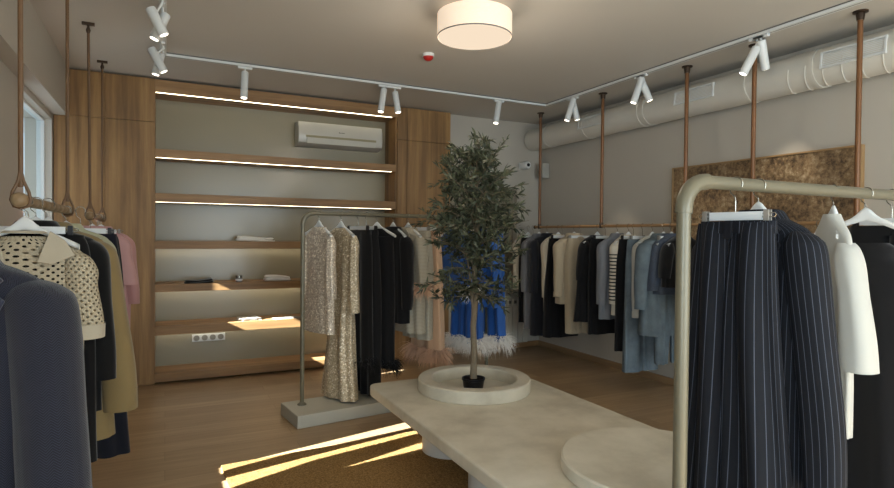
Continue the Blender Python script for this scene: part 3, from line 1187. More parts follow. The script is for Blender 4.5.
def garment(name, label, cat, loc, rotz, group, spec, grp=None):
    """spec: dict; z values are heights in the world, loc z is the garment's hem."""
    zb = spec['zb']
    zt = spec.get('zt', 1.51)
    hw, hem, hd = spec.get('hw', .2), spec.get('hem', .22), spec.get('hd', .035)
    t = thing(name, label, cat, (loc[0], loc[1], zb), rotz, group)
    seed = hash_(label)
    fo = spec.get('fold', .012)
    mat = spec['mat']
    ty = spec.get('type', 'top')
    L = zt - zb
    q = lambda z: z - zb
    nf = spec.get('nf', 7)
    hdh = spec.get('hdh', hd * 1.3)
    if ty == 'top':
        waist = spec.get('waist', None)
        dr = spec.get('drop', 1.0)
        nk = spec.get('neck', .07)
        st = [(0, 0, L + .0, nk, hd * .9, 0), (0, 0, L - .018 * dr, nk + .03, hd, 0), (0, 0, L - .045 * dr, hw * .8, hd * 1.0, 0),
              (0, 0, L - .07 * dr, hw * .96, hd * .9, .001), (0, 0, L - .11 * dr, hw, hd, .002)]
        st.append((0, 0, L * .62, waist or (hw * .6 + hem * .4), hd * 1.15, fo * .5))
        if spec.get('mid'):
            st.append((0, 0, L * .35, spec['mid'], hdh, fo * .8))
        st.append((0, 0, 0, hem, hdh, fo))
        m = cloth(st, spec.get('rows', 34), 56, nf, seed)
        m.build('body', mat, t, smooth=True)
        if 'sl' in spec:
            for sx in (-1, 1):
                ss = sleeve_st(sx, hw, L - .075 * dr, spec['sl'], spec.get('out', .05), spec.get('r0', .06), spec.get('r1', .045), spec.get('fwd', -.01))
                cloth(ss, 24, 28, 4, seed + sx, 1.0, uvw=.36).build('sleeve', spec.get('smat', mat), t, smooth=True)
                if spec.get('cuff'):
                    x_, y_, z_, a_, b_, _ = ss[-1]
                    cloth([(x_, y_, z_ + .045, a_ * 1.05, b_ * 1.05, .001), (x_, y_, z_ - .012, a_ * 1.04, b_ * 1.04, .001)], 4, 24, 4, 1, 1.0).build('cuff', spec['cuff'], t, smooth=True)
                if spec.get('feather'):
                    x_, y_, z_, a_, b_, _ = ss[-1]
                    feathers((x_, y_, z_), a_, b_, 420, .13, seed + 5 + sx).build('feather_trim', spec['feather'], t)
        if spec.get('collar'):
            k = spec['collar']
            cm = spec.get('cmat', mat)
            if k == 'crew':
                cloth([(0, -.002, L + .006, .075, hd * 1.02, 0), (0, -.002, L - .012, .095, hd * 1.12, 0), (0, -.003, L - .03, .1, hd * 1.1, 0)], 5, 40, 5, 3).build('neckband', cm, t, smooth=True)
            elif k == 'shirt':
                cloth([(0, 0, L + .02, .062, hd * .95, 0), (0, 0, L + .012, .075, hd * 1.1, 0), (0, -.003, L - .035, .105, hd * 1.3, .001)], 6, 40, 5, 3).build('collar', cm, t, smooth=True)
            elif k == 'polo':
                cloth([(0, 0, L + .022, .066, hd * .95, 0), (0, 0, L + .012, .082, hd * 1.15, 0)], 3, 40, 5, 3).build('neckband', cm, t, smooth=True)
                for sx in (-1, 1):
                    yb = -hd * 1.28
                    outl = [(.09, L + .022), (.14, L - .015), (.175, L - .075), (.1, L - .11), (.05, L - .1)]
                    o_ = [(sx * a, b) for a, b in outl]
                    if sx < 0: o_.reverse()
                    slab(o_, yb, .007, yb * .75).build('collar', cm, t, bevel=.002)
            elif k == 'lapel':
                cloth([(0, 0, L + .016, .066, hd * .95, 0), (0, 0, L + .008, .082, hd * 1.12, 0), (0, 0, L - .03, .11, hd * 1.25, 0)], 5, 40, 5, 3).build('collar', cm, t, smooth=True)
                for sx in (-1, 1):
                    yb = -hd * 1.22
                    outl = [(.07, L), (.125, L - .06), (.1, L - .085), (.128, L - .11), (.02, L - .34), (.004, L - .34), (.05, L - .06)]
                    o_ = [(sx * a, b) for a, b in outl]
                    if sx < 0: o_.reverse()
                    slab(o_, yb, .006, yb * 1.0).build('lapel', cm, t, bevel=.0015)
        if spec.get('buttons'):
            bm_, z0, nb = spec['buttons']
            for k in range(nb):
                o = MB().lathe([(0, 0), (.009, 0), (.009, .003), (0, .004)], n=14).build('button', bm_, t)
                o.rotation_euler = (PI / 2, 0, 0)
                o.location = (0, -hd * 1.5 - fo * .4, q(z0) - k * .095)
        if spec.get('pockets'):
            for sx in (-1, 1):
                zz = q(spec['pockets'])
                slab([(sx * .06, zz), (sx * .17, zz), (sx * .17, zz + .05), (sx * .06, zz + .05)][::sx], -hdh * 1.15, .006, -hdh * 1.15).build('pocket_flap', spec.get('cmat', mat), t, bevel=.002)
        if spec.get('hemf'):
            feathers((0, 0, .05), hem * .95, hdh, 700, .12, seed + 9).build('feather_trim', spec['hemf'], t)
    elif ty == 'skirt':
        st = [(0, 0, L, hw, hd, .001), (0, 0, L * .9, hw * 1.12, hd * 1.15, fo * .5), (0, 0, L * .5, (hw + hem) / 2 * 1.08, (hd + hdh) / 2, fo), (0, 0, 0, hem, hdh, fo * 1.3)]
        cloth(st, 30, 64, nf, seed).build('skirt_panel', mat, t, smooth=True)
        cloth([(0, 0, L + .002, hw * 1.01, hd * 1.05, .0), (0, 0, L - .035, hw * 1.03, hd * 1.1, .001)], 4, 40, 5, 3).build('waistband', spec.get('cmat', mat), t, smooth=True)
        if spec.get('hemf'):
            feathers((0, 0, spec.get('hfz', .05)), hem * .95, hdh, 500, .12, seed + 9).build('feather_trim', spec['hemf'], t)
    elif ty == 'trousers':
        cr = spec.get('crotch', .27)
        legw = spec.get('legw', hem / 2)
        for sx in (-1, 1):
            xe = hem - legw
            xo = hw * .5
            st = [(sx * xo, 0, L - .002, hw * .5, hd, fo * .15), (sx * xo, 0, L - .06, hw * .53, hd * 1.2, fo * .4), (sx * xo * 1.04, 0, L - cr, hw * .6, hd * 1.5, fo * .7),
                  (sx * (xo + xe) / 2, 0, (L - cr) * .5, (hw * .58 + legw) / 2, (hd * 1.4 + hdh) / 2, fo), (sx * xe, 0, 0, legw, hdh, fo * 1.1)]
            lg = cloth(st, 34, 48, spec.get('lnf', 5), seed + sx, .85, uvw=spec.get('uvw', .5)).build('trouser_leg', mat, t, smooth=True)
            if spec.get('cuff'):
                cloth([(sx * xe, 0, .05, legw * .9, hdh * .95, .001), (sx * xe, 0, -.003, legw * .86, hdh * .9, .001)], 4, 24, 4, 1).build('cuff', spec['cuff'], t, smooth=True)
            if spec.get('hemf'):
                feathers((sx * xe, 0, .04), legw, hdh, 800, .17, seed + 9 + sx, w=.003).build('feather_trim', spec['hemf'], t)
        cloth([(0, 0, L + .004, hw * 1.0, hd * 1.08, .002), (0, 0, L - .04, hw * 1.015, hd * 1.15, .003)], 4, 60, 14, 3).build('waistband', spec.get('cmat', mat), t, smooth=True)
        if spec.get('pleat'):
            m = MB()
            m.box(-.017, .017, -hd * 1.45, -hd * 1.2, L - .06, L + .004)
            m.build('belt_loop', spec.get('cmat', mat), t, bevel=.004)
    return t

def slab(outl, y0, th, y1):
    """outline (x,z) facing -Y, y from y0 (top) to y1 (bottom)"""
    n = len(outl)
    zt = max(z for _, z in outl)
    zb = min(z for _, z in outl)
    f = lambda z: y1 + (y0 - y1) * (zt - z) / max(zt - zb, 1e-6)
    vs = [(x, f(z) - th, z) for x, z in outl] + [(x, f(z) + th * .6, z) for x, z in outl]
    return MB().add(vs, [tuple(range(n)), tuple(reversed(range(n, 2 * n)))] + [(i, n + i, n + (i + 1) % n, (i + 1) % n) for i in range(n)])

def hash_(s):
    h = 7
    for c in s:
        h = (h * 31 + ord(c)) % 99991
    return h

HSH = .062
def hang(kind, name, cat, label, loc, rotz, group, spec, rail, hlabel, tilt=0, hw=.205, clipw=.145):
    """garment plus its own hanger"""
    if rail is R1:
        tilt += .14
    zr, rr = rail
    if kind in ('clip', 'clipb'):
        spec.setdefault('zt', zr - .137)
        hanger((loc[0], loc[1], zr), rotz + tilt, hlabel, rr, kind, grp='hangers', clipw=clipw)
    else:
        spec.setdefault('zt', zr - (.118 if zr > 1.65 and zr < 1.67 else .094))
        spec['hw'] = spec.get('hw', .21)
        hanger((loc[0], loc[1], zr), rotz + tilt, hlabel, rr, 'shirt', hw, grp='hangers')
    return garment(name, label, cat, loc, rotz + tilt, group, spec)

# ---- small pipe rack (perpendicular to its rail)
R1 = (1.66, .0197)
g1 = 'garments on the small pipe rack'
ra1 = RA - PI / 2
def rk(s, off=0):
    p = RK + rdir * s
    return (p.x, p.y)
def s_at(px):
    lo, hi = 0.0, 1.9
    d0 = R @ V((px - CX, 0, -F))
    for _ in range(30):
        m_ = (lo + hi) / 2
        p = RK + rdir * m_
        if p.x / p.y < d0.x / d0.y: lo = m_
        else: hi = m_
    return lo
hang('s', 'sequin_cardigan', 'cardigan', 'short champagne sequin cardigan, the first garment on the small pipe rack', rk(s_at(319)), ra1, g1,
     dict(mat=SEQ1, zb=.68, hw=.19, hem=.2, hd=.03, hdh=.04, sl=.5, out=.02, r0=.04, r1=.04, fold=.008, collar='crew'), R1, 'white hanger holding the short champagne sequin cardigan', .12, .19)
hang('s', 'sequin_dress', 'dress', 'long gold sequin dress whose hem almost reaches the stone plinth', rk(s_at(341)), ra1, g1,
     dict(mat=SEQ2, zb=.115, hw=.2, waist=.16, mid=.15, hem=.21, hd=.03, hdh=.07, sl=.62, out=.03, r0=.038, r1=.04, fold=.018, rows=44), R1, 'white hanger holding the long gold sequin dress', .12, .19)
hang('clipb', 'evening_skirt', 'skirt', 'long black skirt with a feathered edge beside the gold sequin dress', rk(s_at(358)), ra1, g1,
     dict(type='skirt', mat=BLK2, zb=.42, hw=.17, hem=.2, hd=.045, hdh=.07, hemf=FEB, hfz=.02), R1, 'white clip hanger holding the long black feathered skirt')
hang('clipb', 'wide_trousers', 'trousers', 'black wide-leg trousers reaching nearly to the plinth, behind the feathered skirt', rk(s_at(366)), ra1, g1,
     dict(type='trousers', mat=BLK, zb=.13, hw=.17, hem=.2, hd=.035, hdh=.06, fold=.012), R1, 'white clip hanger holding the black wide-leg trousers')
hang('s', 'evening_dress', 'dress', 'black sleeveless dress with feathered hem in the middle of the small rack', rk(s_at(377)), ra1, g1,
     dict(mat=BLK, zb=.34, hw=.17, hem=.2, hd=.045, hdh=.07, hemf=FEB), R1, 'bare-necked white hanger tilted above the black feathered dress', .35)
hang('s', 'black_blazer', 'blazer', 'black long-sleeved blazer hanging left of the cream patterned jacket', rk(s_at(393)), ra1, g1,
     dict(mat=BLK, zb=.72, hw=.21, hem=.21, hd=.055, sl=.62, out=.04, collar='shirt'), R1, 'white hanger holding the black long-sleeved blazer')
hang('s', 'patterned_jacket', 'jacket', 'cream patterned jacket with peach feather cuffs beside the black blazer', rk(s_at(408)), ra1, g1,
     dict(mat=PATT, zb=.62, hw=.19, hem=.22, hd=.06, sl=.42, out=.06, collar='lapel', cmat=PATT, feather=FEP, buttons=(BLACKP, 1.2, 3)), R1, 'white hanger holding the cream patterned jacket')
hang('clip', 'patterned_trousers', 'trousers', 'cream patterned straight trousers hanging behind the feather-cuffed jacket', rk(s_at(418)), ra1, g1,
     dict(type='trousers', mat=PATT, zb=.55, hw=.16, hem=.19, hd=.035, hdh=.05), R1, 'white clip hanger holding the cream patterned trousers')
hang('clip', 'feathered_trousers', 'trousers', 'peach trousers with fluffy peach feather hems, left of the blue garments', rk(s_at(428)), ra1, g1,
     dict(type='trousers', mat=PEACH, zb=.4, hw=.16, hem=.21, hd=.035, hdh=.055, hemf=FEP), R1, 'white clip hanger holding the peach feathered trousers')
hang('s', 'satin_shirt', 'shirt', 'royal blue satin shirt with white feather cuffs, left one behind the tree', rk(s_at(456)), ra1, g1,
     dict(mat=BLUE, zb=.85, hw=.2, hem=.22, hd=.055, sl=.46, out=.06, collar='shirt', feather=FEW), R1, 'white hanger holding the left blue satin shirt')
hang('clip', 'feathered_trousers', 'trousers', 'royal blue trousers with white feather hems, left pair behind the tree trunk', rk(s_at(467)), ra1, g1,
     dict(type='trousers', mat=BLUE, zb=.46, hw=.17, hem=.21, hd=.04, hdh=.06, hemf=FEW), R1, 'white clip hanger holding the left blue feathered trousers')
hang('s', 'satin_shirt', 'shirt', 'royal blue satin shirt hanging behind the tree, nearest the radiator', rk(s_at(481)), ra1, g1,
     dict(mat=BLUE, zb=.8, hw=.2, hem=.22, hd=.055, sl=.5, out=.04, collar='shirt'), R1, 'white hanger holding the right blue satin shirt')
hang('clip', 'feathered_trousers', 'trousers', 'royal blue trousers with white feather hems, right pair in front of the radiator', rk(s_at(495)), ra1, g1,
     dict(type='trousers', mat=BLUE, zb=.46, hw=.17, hem=.22, hd=.04, hdh=.06, hemf=FEW), R1, 'white clip hanger holding the right blue feathered trousers')

# ---- long rail on the right wall
R2 = (1.6, .0182)
g2 = 'garments on the wall rail'
def y_at(px, x=4.13):
    d0 = R @ V((px - CX, 0, -F))
    return x * d0.y / d0.x
def wr(px, x=4.13, dx=0):
    return (4.13 + dx, y_at(px, x))
XE = 3.92
for (kind, name, cat, label, px, spec, hl) in [
    ('s', 'cropped_cardigan', 'cardigan', 'cropped cream cardigan at the far end of the wall rail by the radiator', 526, dict(mat=CREAM, zb=.95, hw=.2, hem=.19, hd=.05, sl=.6, out=.0, r0=.05, r1=.04, cuff=CREAM), 'white hanger holding the cropped cream cardigan'),
    ('clipb', 'straight_trousers', 'trousers', 'black straight trousers hanging behind the cropped cream cardigan', 531, dict(type='trousers', mat=BLK, zb=.42, hw=.17, hem=.2, hd=.035, hdh=.045), 'clip hanger holding the black trousers behind the cream cardigan'),
    ('s', 'wool_coat', 'coat', 'long grey wool coat, second from the far end of the wall rail', 537, dict(mat=GREY, zb=.36, hw=.21, hem=.2, hd=.06, sl=.62, out=.02, collar='lapel', buttons=(BLACKP, 1.1, 3)), 'white hanger holding the long grey wool coat'),
    ('s', 'wool_coat', 'coat', 'long charcoal coat hanging right of the grey wool coat', 545, dict(mat=CHAR, zb=.3, hw=.21, hem=.22, hd=.05, sl=.62, out=.02, collar='shirt'), 'white hanger holding the long charcoal coat'),
    ('s', 'knit_cardigan', 'cardigan', 'cream knit cardigan between the charcoal coat and the beige hooded set', 556, dict(mat=CREAM, zb=.62, hw=.2, hem=.2, hd=.05, sl=.64, out=.0, r0=.055, r1=.042, collar='crew', cuff=CREAM), 'white hanger holding the cream knit cardigan'),
    ('clipb', 'long_skirt', 'skirt', 'long black skirt hanging low under the cream knit cardigan', 560, dict(type='skirt', mat=BLK, zb=.33, hw=.18, hem=.24, hd=.04, hdh=.07), 'clip hanger holding the long black skirt'),
    ('s', 'fleece_sweatshirt', 'sweatshirt', 'beige fleece sweatshirt in the middle of the wall rail', 572, dict(mat=BEIGE, zb=.74, hw=.225, hem=.225, hd=.09, sl=.6, out=.02, r0=.07, r1=.05, collar='shirt', cuff=BEIGE), 'white hanger holding the beige fleece sweatshirt'),
    ('clip', 'fleece_joggers', 'trousers', 'beige fleece joggers with gathered cuffs below the beige sweatshirt', 578, dict(type='trousers', mat=BEIGE, zb=.42, hw=.17, hem=.17, legw=.08, hd=.04, hdh=.055, cuff=BEIGE), 'clip hanger holding the beige fleece joggers'),
    ('s', 'flared_dress', 'dress', 'black flared short dress between the beige joggers and the grey-blue shirt', 595, dict(mat=BLK, zb=.6, hw=.2, hem=.3, hd=.05, hdh=.1, sl=.4, fold=.02), 'white hanger holding the black flared dress'),
    ('clipb', 'long_skirt', 'skirt', 'plain black skirt showing below the grey-blue shirt', 603, dict(type='skirt', mat=BLK, zb=.48, hw=.18, hem=.22, hd=.04, hdh=.06), 'clip hanger holding the plain black skirt'),
    ('s', 'button_shirt', 'shirt', 'grey-blue shirt with long sleeves left of the striped jumper', 615, dict(mat=SHIRTB, zb=.66, hw=.21, hem=.22, hd=.045, sl=.62, out=.03, collar='shirt'), 'white hanger holding the grey-blue shirt'),
    ('s', 'striped_jumper', 'jumper', 'cream jumper with dark stripes between the grey-blue shirt and pale jeans', 626, dict(mat=STRIPEK, zb=.72, hw=.19, hem=.19, hd=.05, sl=.6, out=.02, collar='crew', cmat=CREAM), 'white hanger holding the striped jumper'),
    ('clipb', 'straight_trousers', 'trousers', 'black trousers squeezed between the striped jumper and the pale jeans', 631, dict(type='trousers', mat=BLK, zb=.38, hw=.18, hem=.22, hd=.035, hdh=.045), 'clip hanger holding the black trousers left of the jeans'),
    ('clip', 'wide_jeans', 'jeans', 'pale blue wide-leg jeans hanging lowest on the wall rail', 640, dict(type='trousers', mat=DEN1, zb=.2, hw=.18, hem=.22, hd=.04, hdh=.05, fold=.008), 'clip hanger holding the pale wide-leg jeans'),
    ('s', 'cotton_blouse', 'blouse', 'white cotton blouse whose cuff shows under the denim jacket sleeve', 650, dict(mat=WHITEF, zb=.8, hw=.19, hem=.2, hd=.04, sl=.68, out=.03, r1=.04, cuff=WHITEF), 'white hanger holding the white cotton blouse'),
    ('s', 'denim_jacket', 'jacket', 'oversized grey-blue denim jacket left of the thick rack post', 661, dict(mat=DEN2, zb=.6, hw=.24, hem=.27, hd=.1, sl=.58, out=.07, r0=.08, r1=.05, fold=.015, collar='shirt', cuff=DEN2, buttons=(STEEL, 1.3, 6)), 'white hanger holding the oversized denim jacket'),
    ('clip', 'tapered_jeans', 'jeans', 'grey-blue tapered jeans hanging beneath the oversized denim jacket', 668, dict(type='trousers', mat=DEN2, zb=.34, hw=.17, hem=.15, legw=.055, hd=.04, hdh=.04), 'clip hanger holding the tapered jeans'),
    ('s', 'cropped_denim_jacket', 'jacket', 'cropped dark blue denim jacket directly behind the thick rack post', 669, dict(mat=DEN3, zb=.98, hw=.2, hem=.22, hd=.08, sl=.42, out=.06, collar='shirt', buttons=(STEEL, 1.3, 3)), 'white hanger holding the cropped dark denim jacket'),
    ('s', 'velvet_pullover', 'pullover', 'black velvet top on the wall rail right behind the thick post', 680, dict(mat=BLK2, zb=1.05, hw=.2, hem=.22, hd=.05, sl=.3), 'white hanger holding the black velvet top'),
    ('s', 'knit_jumper', 'jumper', 'charcoal jumper on the wall rail seen past the pinstripe trousers', 712, dict(mat=CHAR, zb=.85, hw=.2, hem=.22, hd=.06, sl=.5), 'white hanger holding the charcoal jumper'),
    ('s', 'knit_jumper', 'jumper', 'black jumper on the wall rail behind the pinstripe jacket shoulder', 795, dict(mat=BLK, zb=.85, hw=.2, hem=.22, hd=.06, sl=.5), 'white hanger holding the black jumper behind the pinstripe jacket'),
    ('s', 'plain_shirt', 'shirt', 'black shirt on the wall rail left of the white T-shirt', 815, dict(mat=BLK2, zb=.8, hw=.2, hem=.22, hd=.06, sl=.5, collar='shirt'), 'white hanger holding the black shirt near the white T-shirt'),
    ('s', 'denim_shirt', 'shirt', 'blue denim shirt on the wall rail seen beside the white T-shirt', 833, dict(mat=DEN1, zb=.95, hw=.21, hem=.22, hd=.08, sl=.45, collar='shirt', fold=.015), 'white hanger holding the blue denim shirt'),
    ('s', 'denim_shirt', 'shirt', 'blue denim shirt nearest the camera on the wall rail', 855, dict(mat=DEN1, zb=.95, hw=.21, hem=.22, hd=.08, sl=.45, fold=.015), 'white hanger holding the nearest blue denim shirt'),
]:
    hang(kind, name, cat, label, wr(px, 4.1), 0, g2, spec, R2, hl, 0)

# ---- thick pipe rack in the right foreground
R3 = (1.683, .0258)
g3 = 'garments on the thick pipe rack'
YH = 1.38
A3 = -PI / 2
hang('clip', 'pinstripe_trousers', 'trousers', 'navy pinstripe wide trousers clipped to the thick pipe rack', (1.838, YH), A3, g3,
     dict(type='trousers', mat=PIN, zb=.5, hw=.142, hem=.205, legw=.11, hd=.032, hdh=.07, fold=.022, lnf=4, nf=11, pleat=True, uvw=.42), R3, 'white clip hanger with taupe clips holding the pinstripe trousers', .06, clipw=.118)
hang('s', 'pinstripe_jacket', 'jacket', 'navy pinstripe jacket hanging right behind the matching trousers', (1.965, YH), A3, g3,
     dict(mat=PIN, zb=.6, zt=1.578, hw=.195, hem=.2, hd=.05, sl=.86, out=.1, r0=.07, r1=.06, fold=.012, collar='lapel', cmat=PIN, fwd=-.03), R3, 'white hanger hidden inside the pinstripe jacket', 0, .15)
hang('s', 'cotton_tshirt', 'T-shirt', 'white cotton T-shirt with elbow-length sleeves right of the pinstripe jacket', (2.43, YH), A3, g3,
     dict(mat=WHITEF, zb=.72, zt=1.59, hw=.15, hem=.13, hd=.03, sl=.46, out=.1, r0=.05, r1=.06, fold=.008, waist=.14, drop=1.7, neck=.035), R3, 'white hanger holding the white cotton T-shirt', -.62, .095)
hang('s', 'black_dress', 'dress', 'plain black sleeveless dress at the right edge, hanging from a white hanger', (2.66, YH), A3, g3,
     dict(mat=BLK, zb=.42, zt=1.475, drop=1.4, neck=.09, hw=.15, hem=.24, hd=.05, hdh=.07, fold=.012), R3, 'large white hanger at the right edge above the black dress', 0, .2)
hang('clipb', 'black_trousers', 'trousers', 'black trousers at the far right edge behind the black dress', (2.86, YH), A3, g3,
     dict(type='trousers', mat=BLK, zb=.5, hw=.17, hem=.23, hd=.04, hdh=.06), R3, 'white clip hanger at the far right edge with a black clip')

# ---- left bars
R4 = (1.61, .0243)
g4 = 'garments on the left hanging bars'
hang('s', 'herringbone_jacket', 'jacket', 'navy herringbone wool jacket nearest the camera in the left corner', (-.475, 1.78), 0, g4,
     dict(mat=HERR, zb=.45, zt=1.43, hw=.2, hem=.22, hd=.06, sl=.8, out=.07, r0=.088, r1=.07, fwd=-.09, fold=.008, collar='lapel', cmat=HERR), (1.545, .0243), 'white hanger inside the herringbone jacket', 0, .13)
hang('s', 'openwork_polo', 'polo shirt', 'cream openwork knit polo shirt with holes and a broad collar', (-.5, 2.78), 0, g4,
     dict(mat=CROCH, zb=.78, zt=1.47, hw=.205, hem=.19, hd=.05, sl=.33, out=.025, r0=.066, r1=.07, fold=.004, collar='polo', cmat=KNITR, cuff=KNITR), R4, 'large white hanger holding the cream openwork polo shirt', 0, .185)
hang('clipb', 'velvet_skirt', 'skirt', 'long black velvet skirt hanging behind the cream openwork polo', (-.505, 2.87), 0, g4,
     dict(type='skirt', mat=BLK2, zb=.5, hw=.19, hem=.24, hd=.04, hdh=.05), R4, 'white clip hanger with a black clip behind the polo hanger')
hang('s', 'velvet_blazer', 'blazer', 'black velvet blazer between the cream polo and the khaki coat', (-.49, 2.935), 0, g4,
     dict(mat=BLK2, zb=.7, hw=.23, hem=.23, hd=.05, sl=.6, out=.05, collar='shirt'), R4, 'white hanger inside the black velvet blazer')
hang('clipb', 'wool_trousers', 'trousers', 'dark navy trousers whose hem shows beneath the khaki coat', (-.44, 3.9), 0, g4,
     dict(type='trousers', mat=NAVY, zb=.17, hw=.18, hem=.25, hd=.035, hdh=.05), R4, 'white clip hanger holding the dark navy trousers')
hang('s', 'khaki_coat', 'coat', 'khaki olive wool coat hanging behind the cream openwork polo', (-.46, 3.01), 0, g4,
     dict(mat=OLIVE, zb=.56, hw=.215, hem=.25, hd=.06, sl=.76, out=.09, r0=.075, r1=.072, collar='lapel', cmat=OLIVED, pockets=.75, buttons=(BLACKP, 1.1, 2)), R4, 'white hanger inside the khaki coat')
hang('s', 'sage_shirt', 'shirt', 'pale sage shirt with a collar behind the khaki coat shoulder', (-.5, 3.83), 0, g4,
     dict(mat=SAGE, zb=.75, hw=.21, hem=.22, hd=.045, sl=.55, collar='shirt', cmat=SAGE), R4, 'white hanger inside the pale sage shirt')
R5 = (1.61, .0243)
hang('clipb', 'plain_skirt', 'skirt', 'small black skirt on the short bar just before the pink garments', (-.5, 4.98), 0, g4,
     dict(type='skirt', mat=BLK2, zb=.9, hw=.17, hem=.22, hd=.035, hdh=.05), R5, 'white clip hanger holding the small black skirt')
hang('s', 'crepe_blouse', 'blouse', 'dusty pink crepe blouse with elbow sleeves on the short left bar', (-.5, 5.12), 0, g4,
     dict(mat=PINK, zb=.8, hw=.22, hem=.22, hd=.05, sl=.36, out=.04, r0=.07, r1=.08, collar='shirt', cmat=PINK), R5, 'white hanger inside the dusty pink blouse')
hang('clip', 'satin_trousers', 'trousers', 'dusty pink trousers hanging beneath the pink blouse', (-.48, 5.3), 0, g4,
     dict(type='trousers', mat=PINK2, zb=.5, hw=.17, hem=.2, hd=.035, hdh=.05), R5, 'white clip hanger holding the dusty pink trousers')
hang('s', 'satin_blouse', 'blouse', 'darker pink satin blouse behind the crepe blouse on the short left bar', (-.47, 5.46), 0, g4,
     dict(mat=PINK2, zb=.65, hw=.21, hem=.21, hd=.05, sl=.55, out=.05, collar='shirt', cmat=PINK2), R5, 'white hanger inside the darker pink satin blouse')
hanger((-.5, 5.68, 1.61), 0, 'empty white hanger at the far end of the short left bar', .0243, 'shirt', .205, 'hangers')

# the curtain at the side window, added unseen, its gaps shaped to cast sun strips
def sunmask(lo, hi, label):
    """lo, hi: lists of (z, y) giving the two hanging edges of the panel"""
    def ed(e, z):
        if z <= e[0][0]: return e[0][1]
        for (a, ya), (b, yb) in zip(e[:-1], e[1:]):
            if z <= b: return ya + (yb - ya) * (z - a) / (b - a)
        return e[-1][1]
    zs = [.02 + 1.68 * k / 28 for k in range(29)]
    n = 28
    vs, fs = [], []
    for z in zs:
        a, b = ed(lo, z), ed(hi, z)
        for i in range(n + 1):
            y = a + (b - a) * i / n
            vs.append((-.951 + .012 * math.sin((a + (y - a)) * 2 * PI / .09), y, z))
    for j in range(28):
        for i in range(n):
            k = j * (n + 1) + i
            fs.append((k, k + 1, k + n + 2, k + n + 1))
    o = MB().add(vs, fs).build('sunmask', fabric('sunmask_linen', 'a39c8e', .9), None, smooth=True)
    s_ = o.modifiers.new('solid', 'SOLIDIFY')
    s_.thickness = .003
    tag(o, label, 'sunmask', 'added linen sun masks at the side window')
sunmask([(0, 2.86)], [(1.04, 3.068), (1.32, 3.03)], 'linen curtain panel nearest the camera, added at the hidden side window to shape the sun')
sunmask([(1.02, 3.068), (1.32, 3.12)], [(.64, 3.19), (.95, 3.3)], 'second linen curtain panel from the camera, added at the hidden side window to shape the sun')
sunmask([(.6, 3.365), (.9, 3.375)], [(.62, 3.475), (.9, 3.51), (1.4, 3.47)], 'narrow third linen curtain panel added at the hidden side window to shape the sun')
sunmask([(.6, 3.575), (1.3, 3.6)], [(0, 3.9)], 'farthest linen curtain panel added at the hidden side window to shape the sun')

# ---------------------------------------------------------------- things on the shelves
def folded(name, label, x0, x1, y0, y1, z, th, mat, layers=2, seed=1):
    rnd = random.Random(seed)
    t = thing(name, label, 'folded cloth', ((x0 + x1) / 2, (y0 + y1) / 2, z))
    W, Dp = (x1 - x0) / 2, (y1 - y0) / 2
    for k in range(layers):
        n = 18
        h_ = th / layers
        w_ = W * (1 - .06 * k)
        d_ = Dp * (1 - .05 * k)
        vs, fs = [], []
        N = 28
        rows = [(0, .93), (.25, 1), (.75, 1), (1, .93), (1.02, .6), (1.03, .2)]
        for (u, s) in rows:
            for i in range(N):
                a = 2 * PI * i / N
                c_, s_ = math.cos(a), math.sin(a)
                x = w_ * s * math.copysign(abs(c_) ** .35, c_)
                y = d_ * s * math.copysign(abs(s_) ** .35, s_)
                zz = h_ * (k + u) + (.006 * math.sin(9 * x + seed + k) + .012 * math.sin(14 * x + 3 * y + seed) * .6 * (1 if u > .5 else 0))
                vs.append((x + rnd.uniform(-.002, .002), y, max(zz, 0)))
        for r_ in range(len(rows) - 1):
            for i in range(N):
                j = (i + 1) % N
                fs.append((r_ * N + i, r_ * N + j, (r_ + 1) * N + j, (r_ + 1) * N + i))
        fs.append(tuple(reversed(range(N))))
        fs.append(tuple((len(rows) - 1) * N + i for i in range(N)))
        MB().add(vs, fs).build('folded_layer', mat, t, smooth=True)
    return t
folded('folded_scarf', 'folded white scarf on the fourth shelf from the floor', at(236, 241, 'y', 6.36).x, at(274, 241, 'y', 6.36).x, 6.27, 6.45, 1.405, .05, WHITEB, 2, 3)
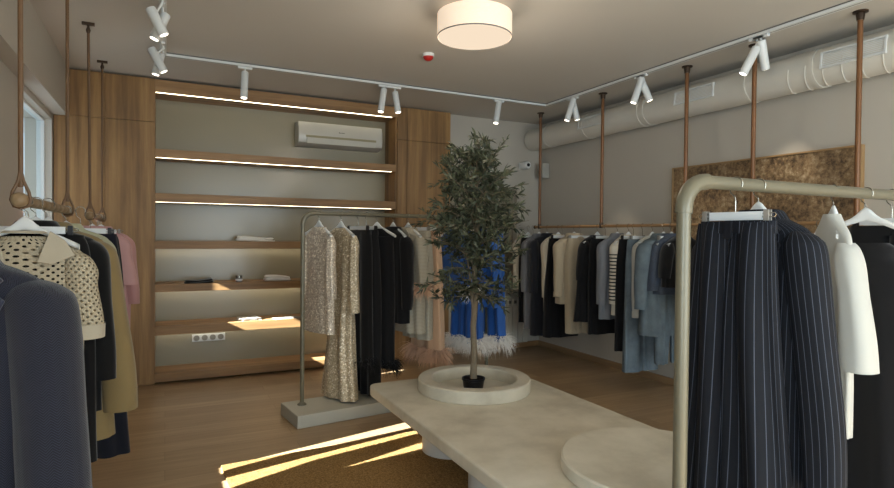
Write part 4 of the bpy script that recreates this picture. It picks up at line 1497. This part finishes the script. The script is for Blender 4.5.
folded('folded_garment', 'folded black top on the third shelf from the floor', at(184, 284, 'y', 6.36).x, at(213, 284, 'y', 6.36).x, 6.27, 6.45, .98, .035, BLK2, 2, 5)
folded('folded_towel', 'folded white cloth on the right of the third shelf from the floor', at(264, 281, 'y', 6.36).x, at(290, 281, 'y', 6.36).x, 6.27, 6.45, .98, .05, WHITEB, 2, 8)
xj = at(239, 280, 'y', 6.36).x
jr = thing('candle_jar', 'small glass candle jar with a silver lid on the middle of the third shelf', 'jar', (xj, 6.36, .98))
smoothby(MB().lathe([(0, 0), (.03, 0), (.035, .006), (.035, .03), (.028, .038)], n=28).build('jar_base', plain('smoked_glass', '8a8d90', .1, .2), jr))
smoothby(MB().lathe([(.028, .038), (.034, .042), (.034, .066), (0, .066)], n=28).build('lid', STEEL, jr))
MB().lathe([(.0354, .01), (.0354, .028)], n=28).build('paper_label', WHITEPL, jr)
PAP = plain('printed_paper', 'cfccc6', .5, 0, .4, .1, 18)
PAP2 = plain('grey_printed_page', '9b9a98', .5, 0, .4, .45, 22)
bx = at(240, 325, 'y', 6.34).x
for k in range(4):
    o = MB().box(-.1, .1, -.075, .075, 0, .007).build('magazine', (PAP, PAP2, PAP, PAP)[k], None, bevel=.001)
    o.location = (bx + .08 + (.03, -.01, .02, .0)[k], 6.36, .57 + .0072 * k)
    o.rotation_euler = (0, 0, (.1, -.12, .2, .05)[k])
    tag(o, ['bottom magazine of the small stack on the lowest open shelf', 'grey-covered magazine second from the bottom of the small stack', 'magazine second from the top of the small shelf stack', 'top magazine of the small stack on the lowest open shelf'][k], 'magazine', 'magazines on the lowest open shelf')
x2 = at(290, 322, 'y', 6.32).x
for k, (dx, an) in enumerate(((0, .2), (.21, -.15))):
    o = MB().box(-.11, .11, -.07, .07, 0, .004).build('brochure', (PAP, PAP2)[k])
    o.location = (x2 - .06 + dx, 6.33, .57)
    o.rotation_euler = (0, 0, an)
    tag(o, ['white brochure lying flat beside the magazine stack', 'grey printed brochure lying flat farthest right on the lowest open shelf'][k], 'brochure', 'brochures on the lowest open shelf')
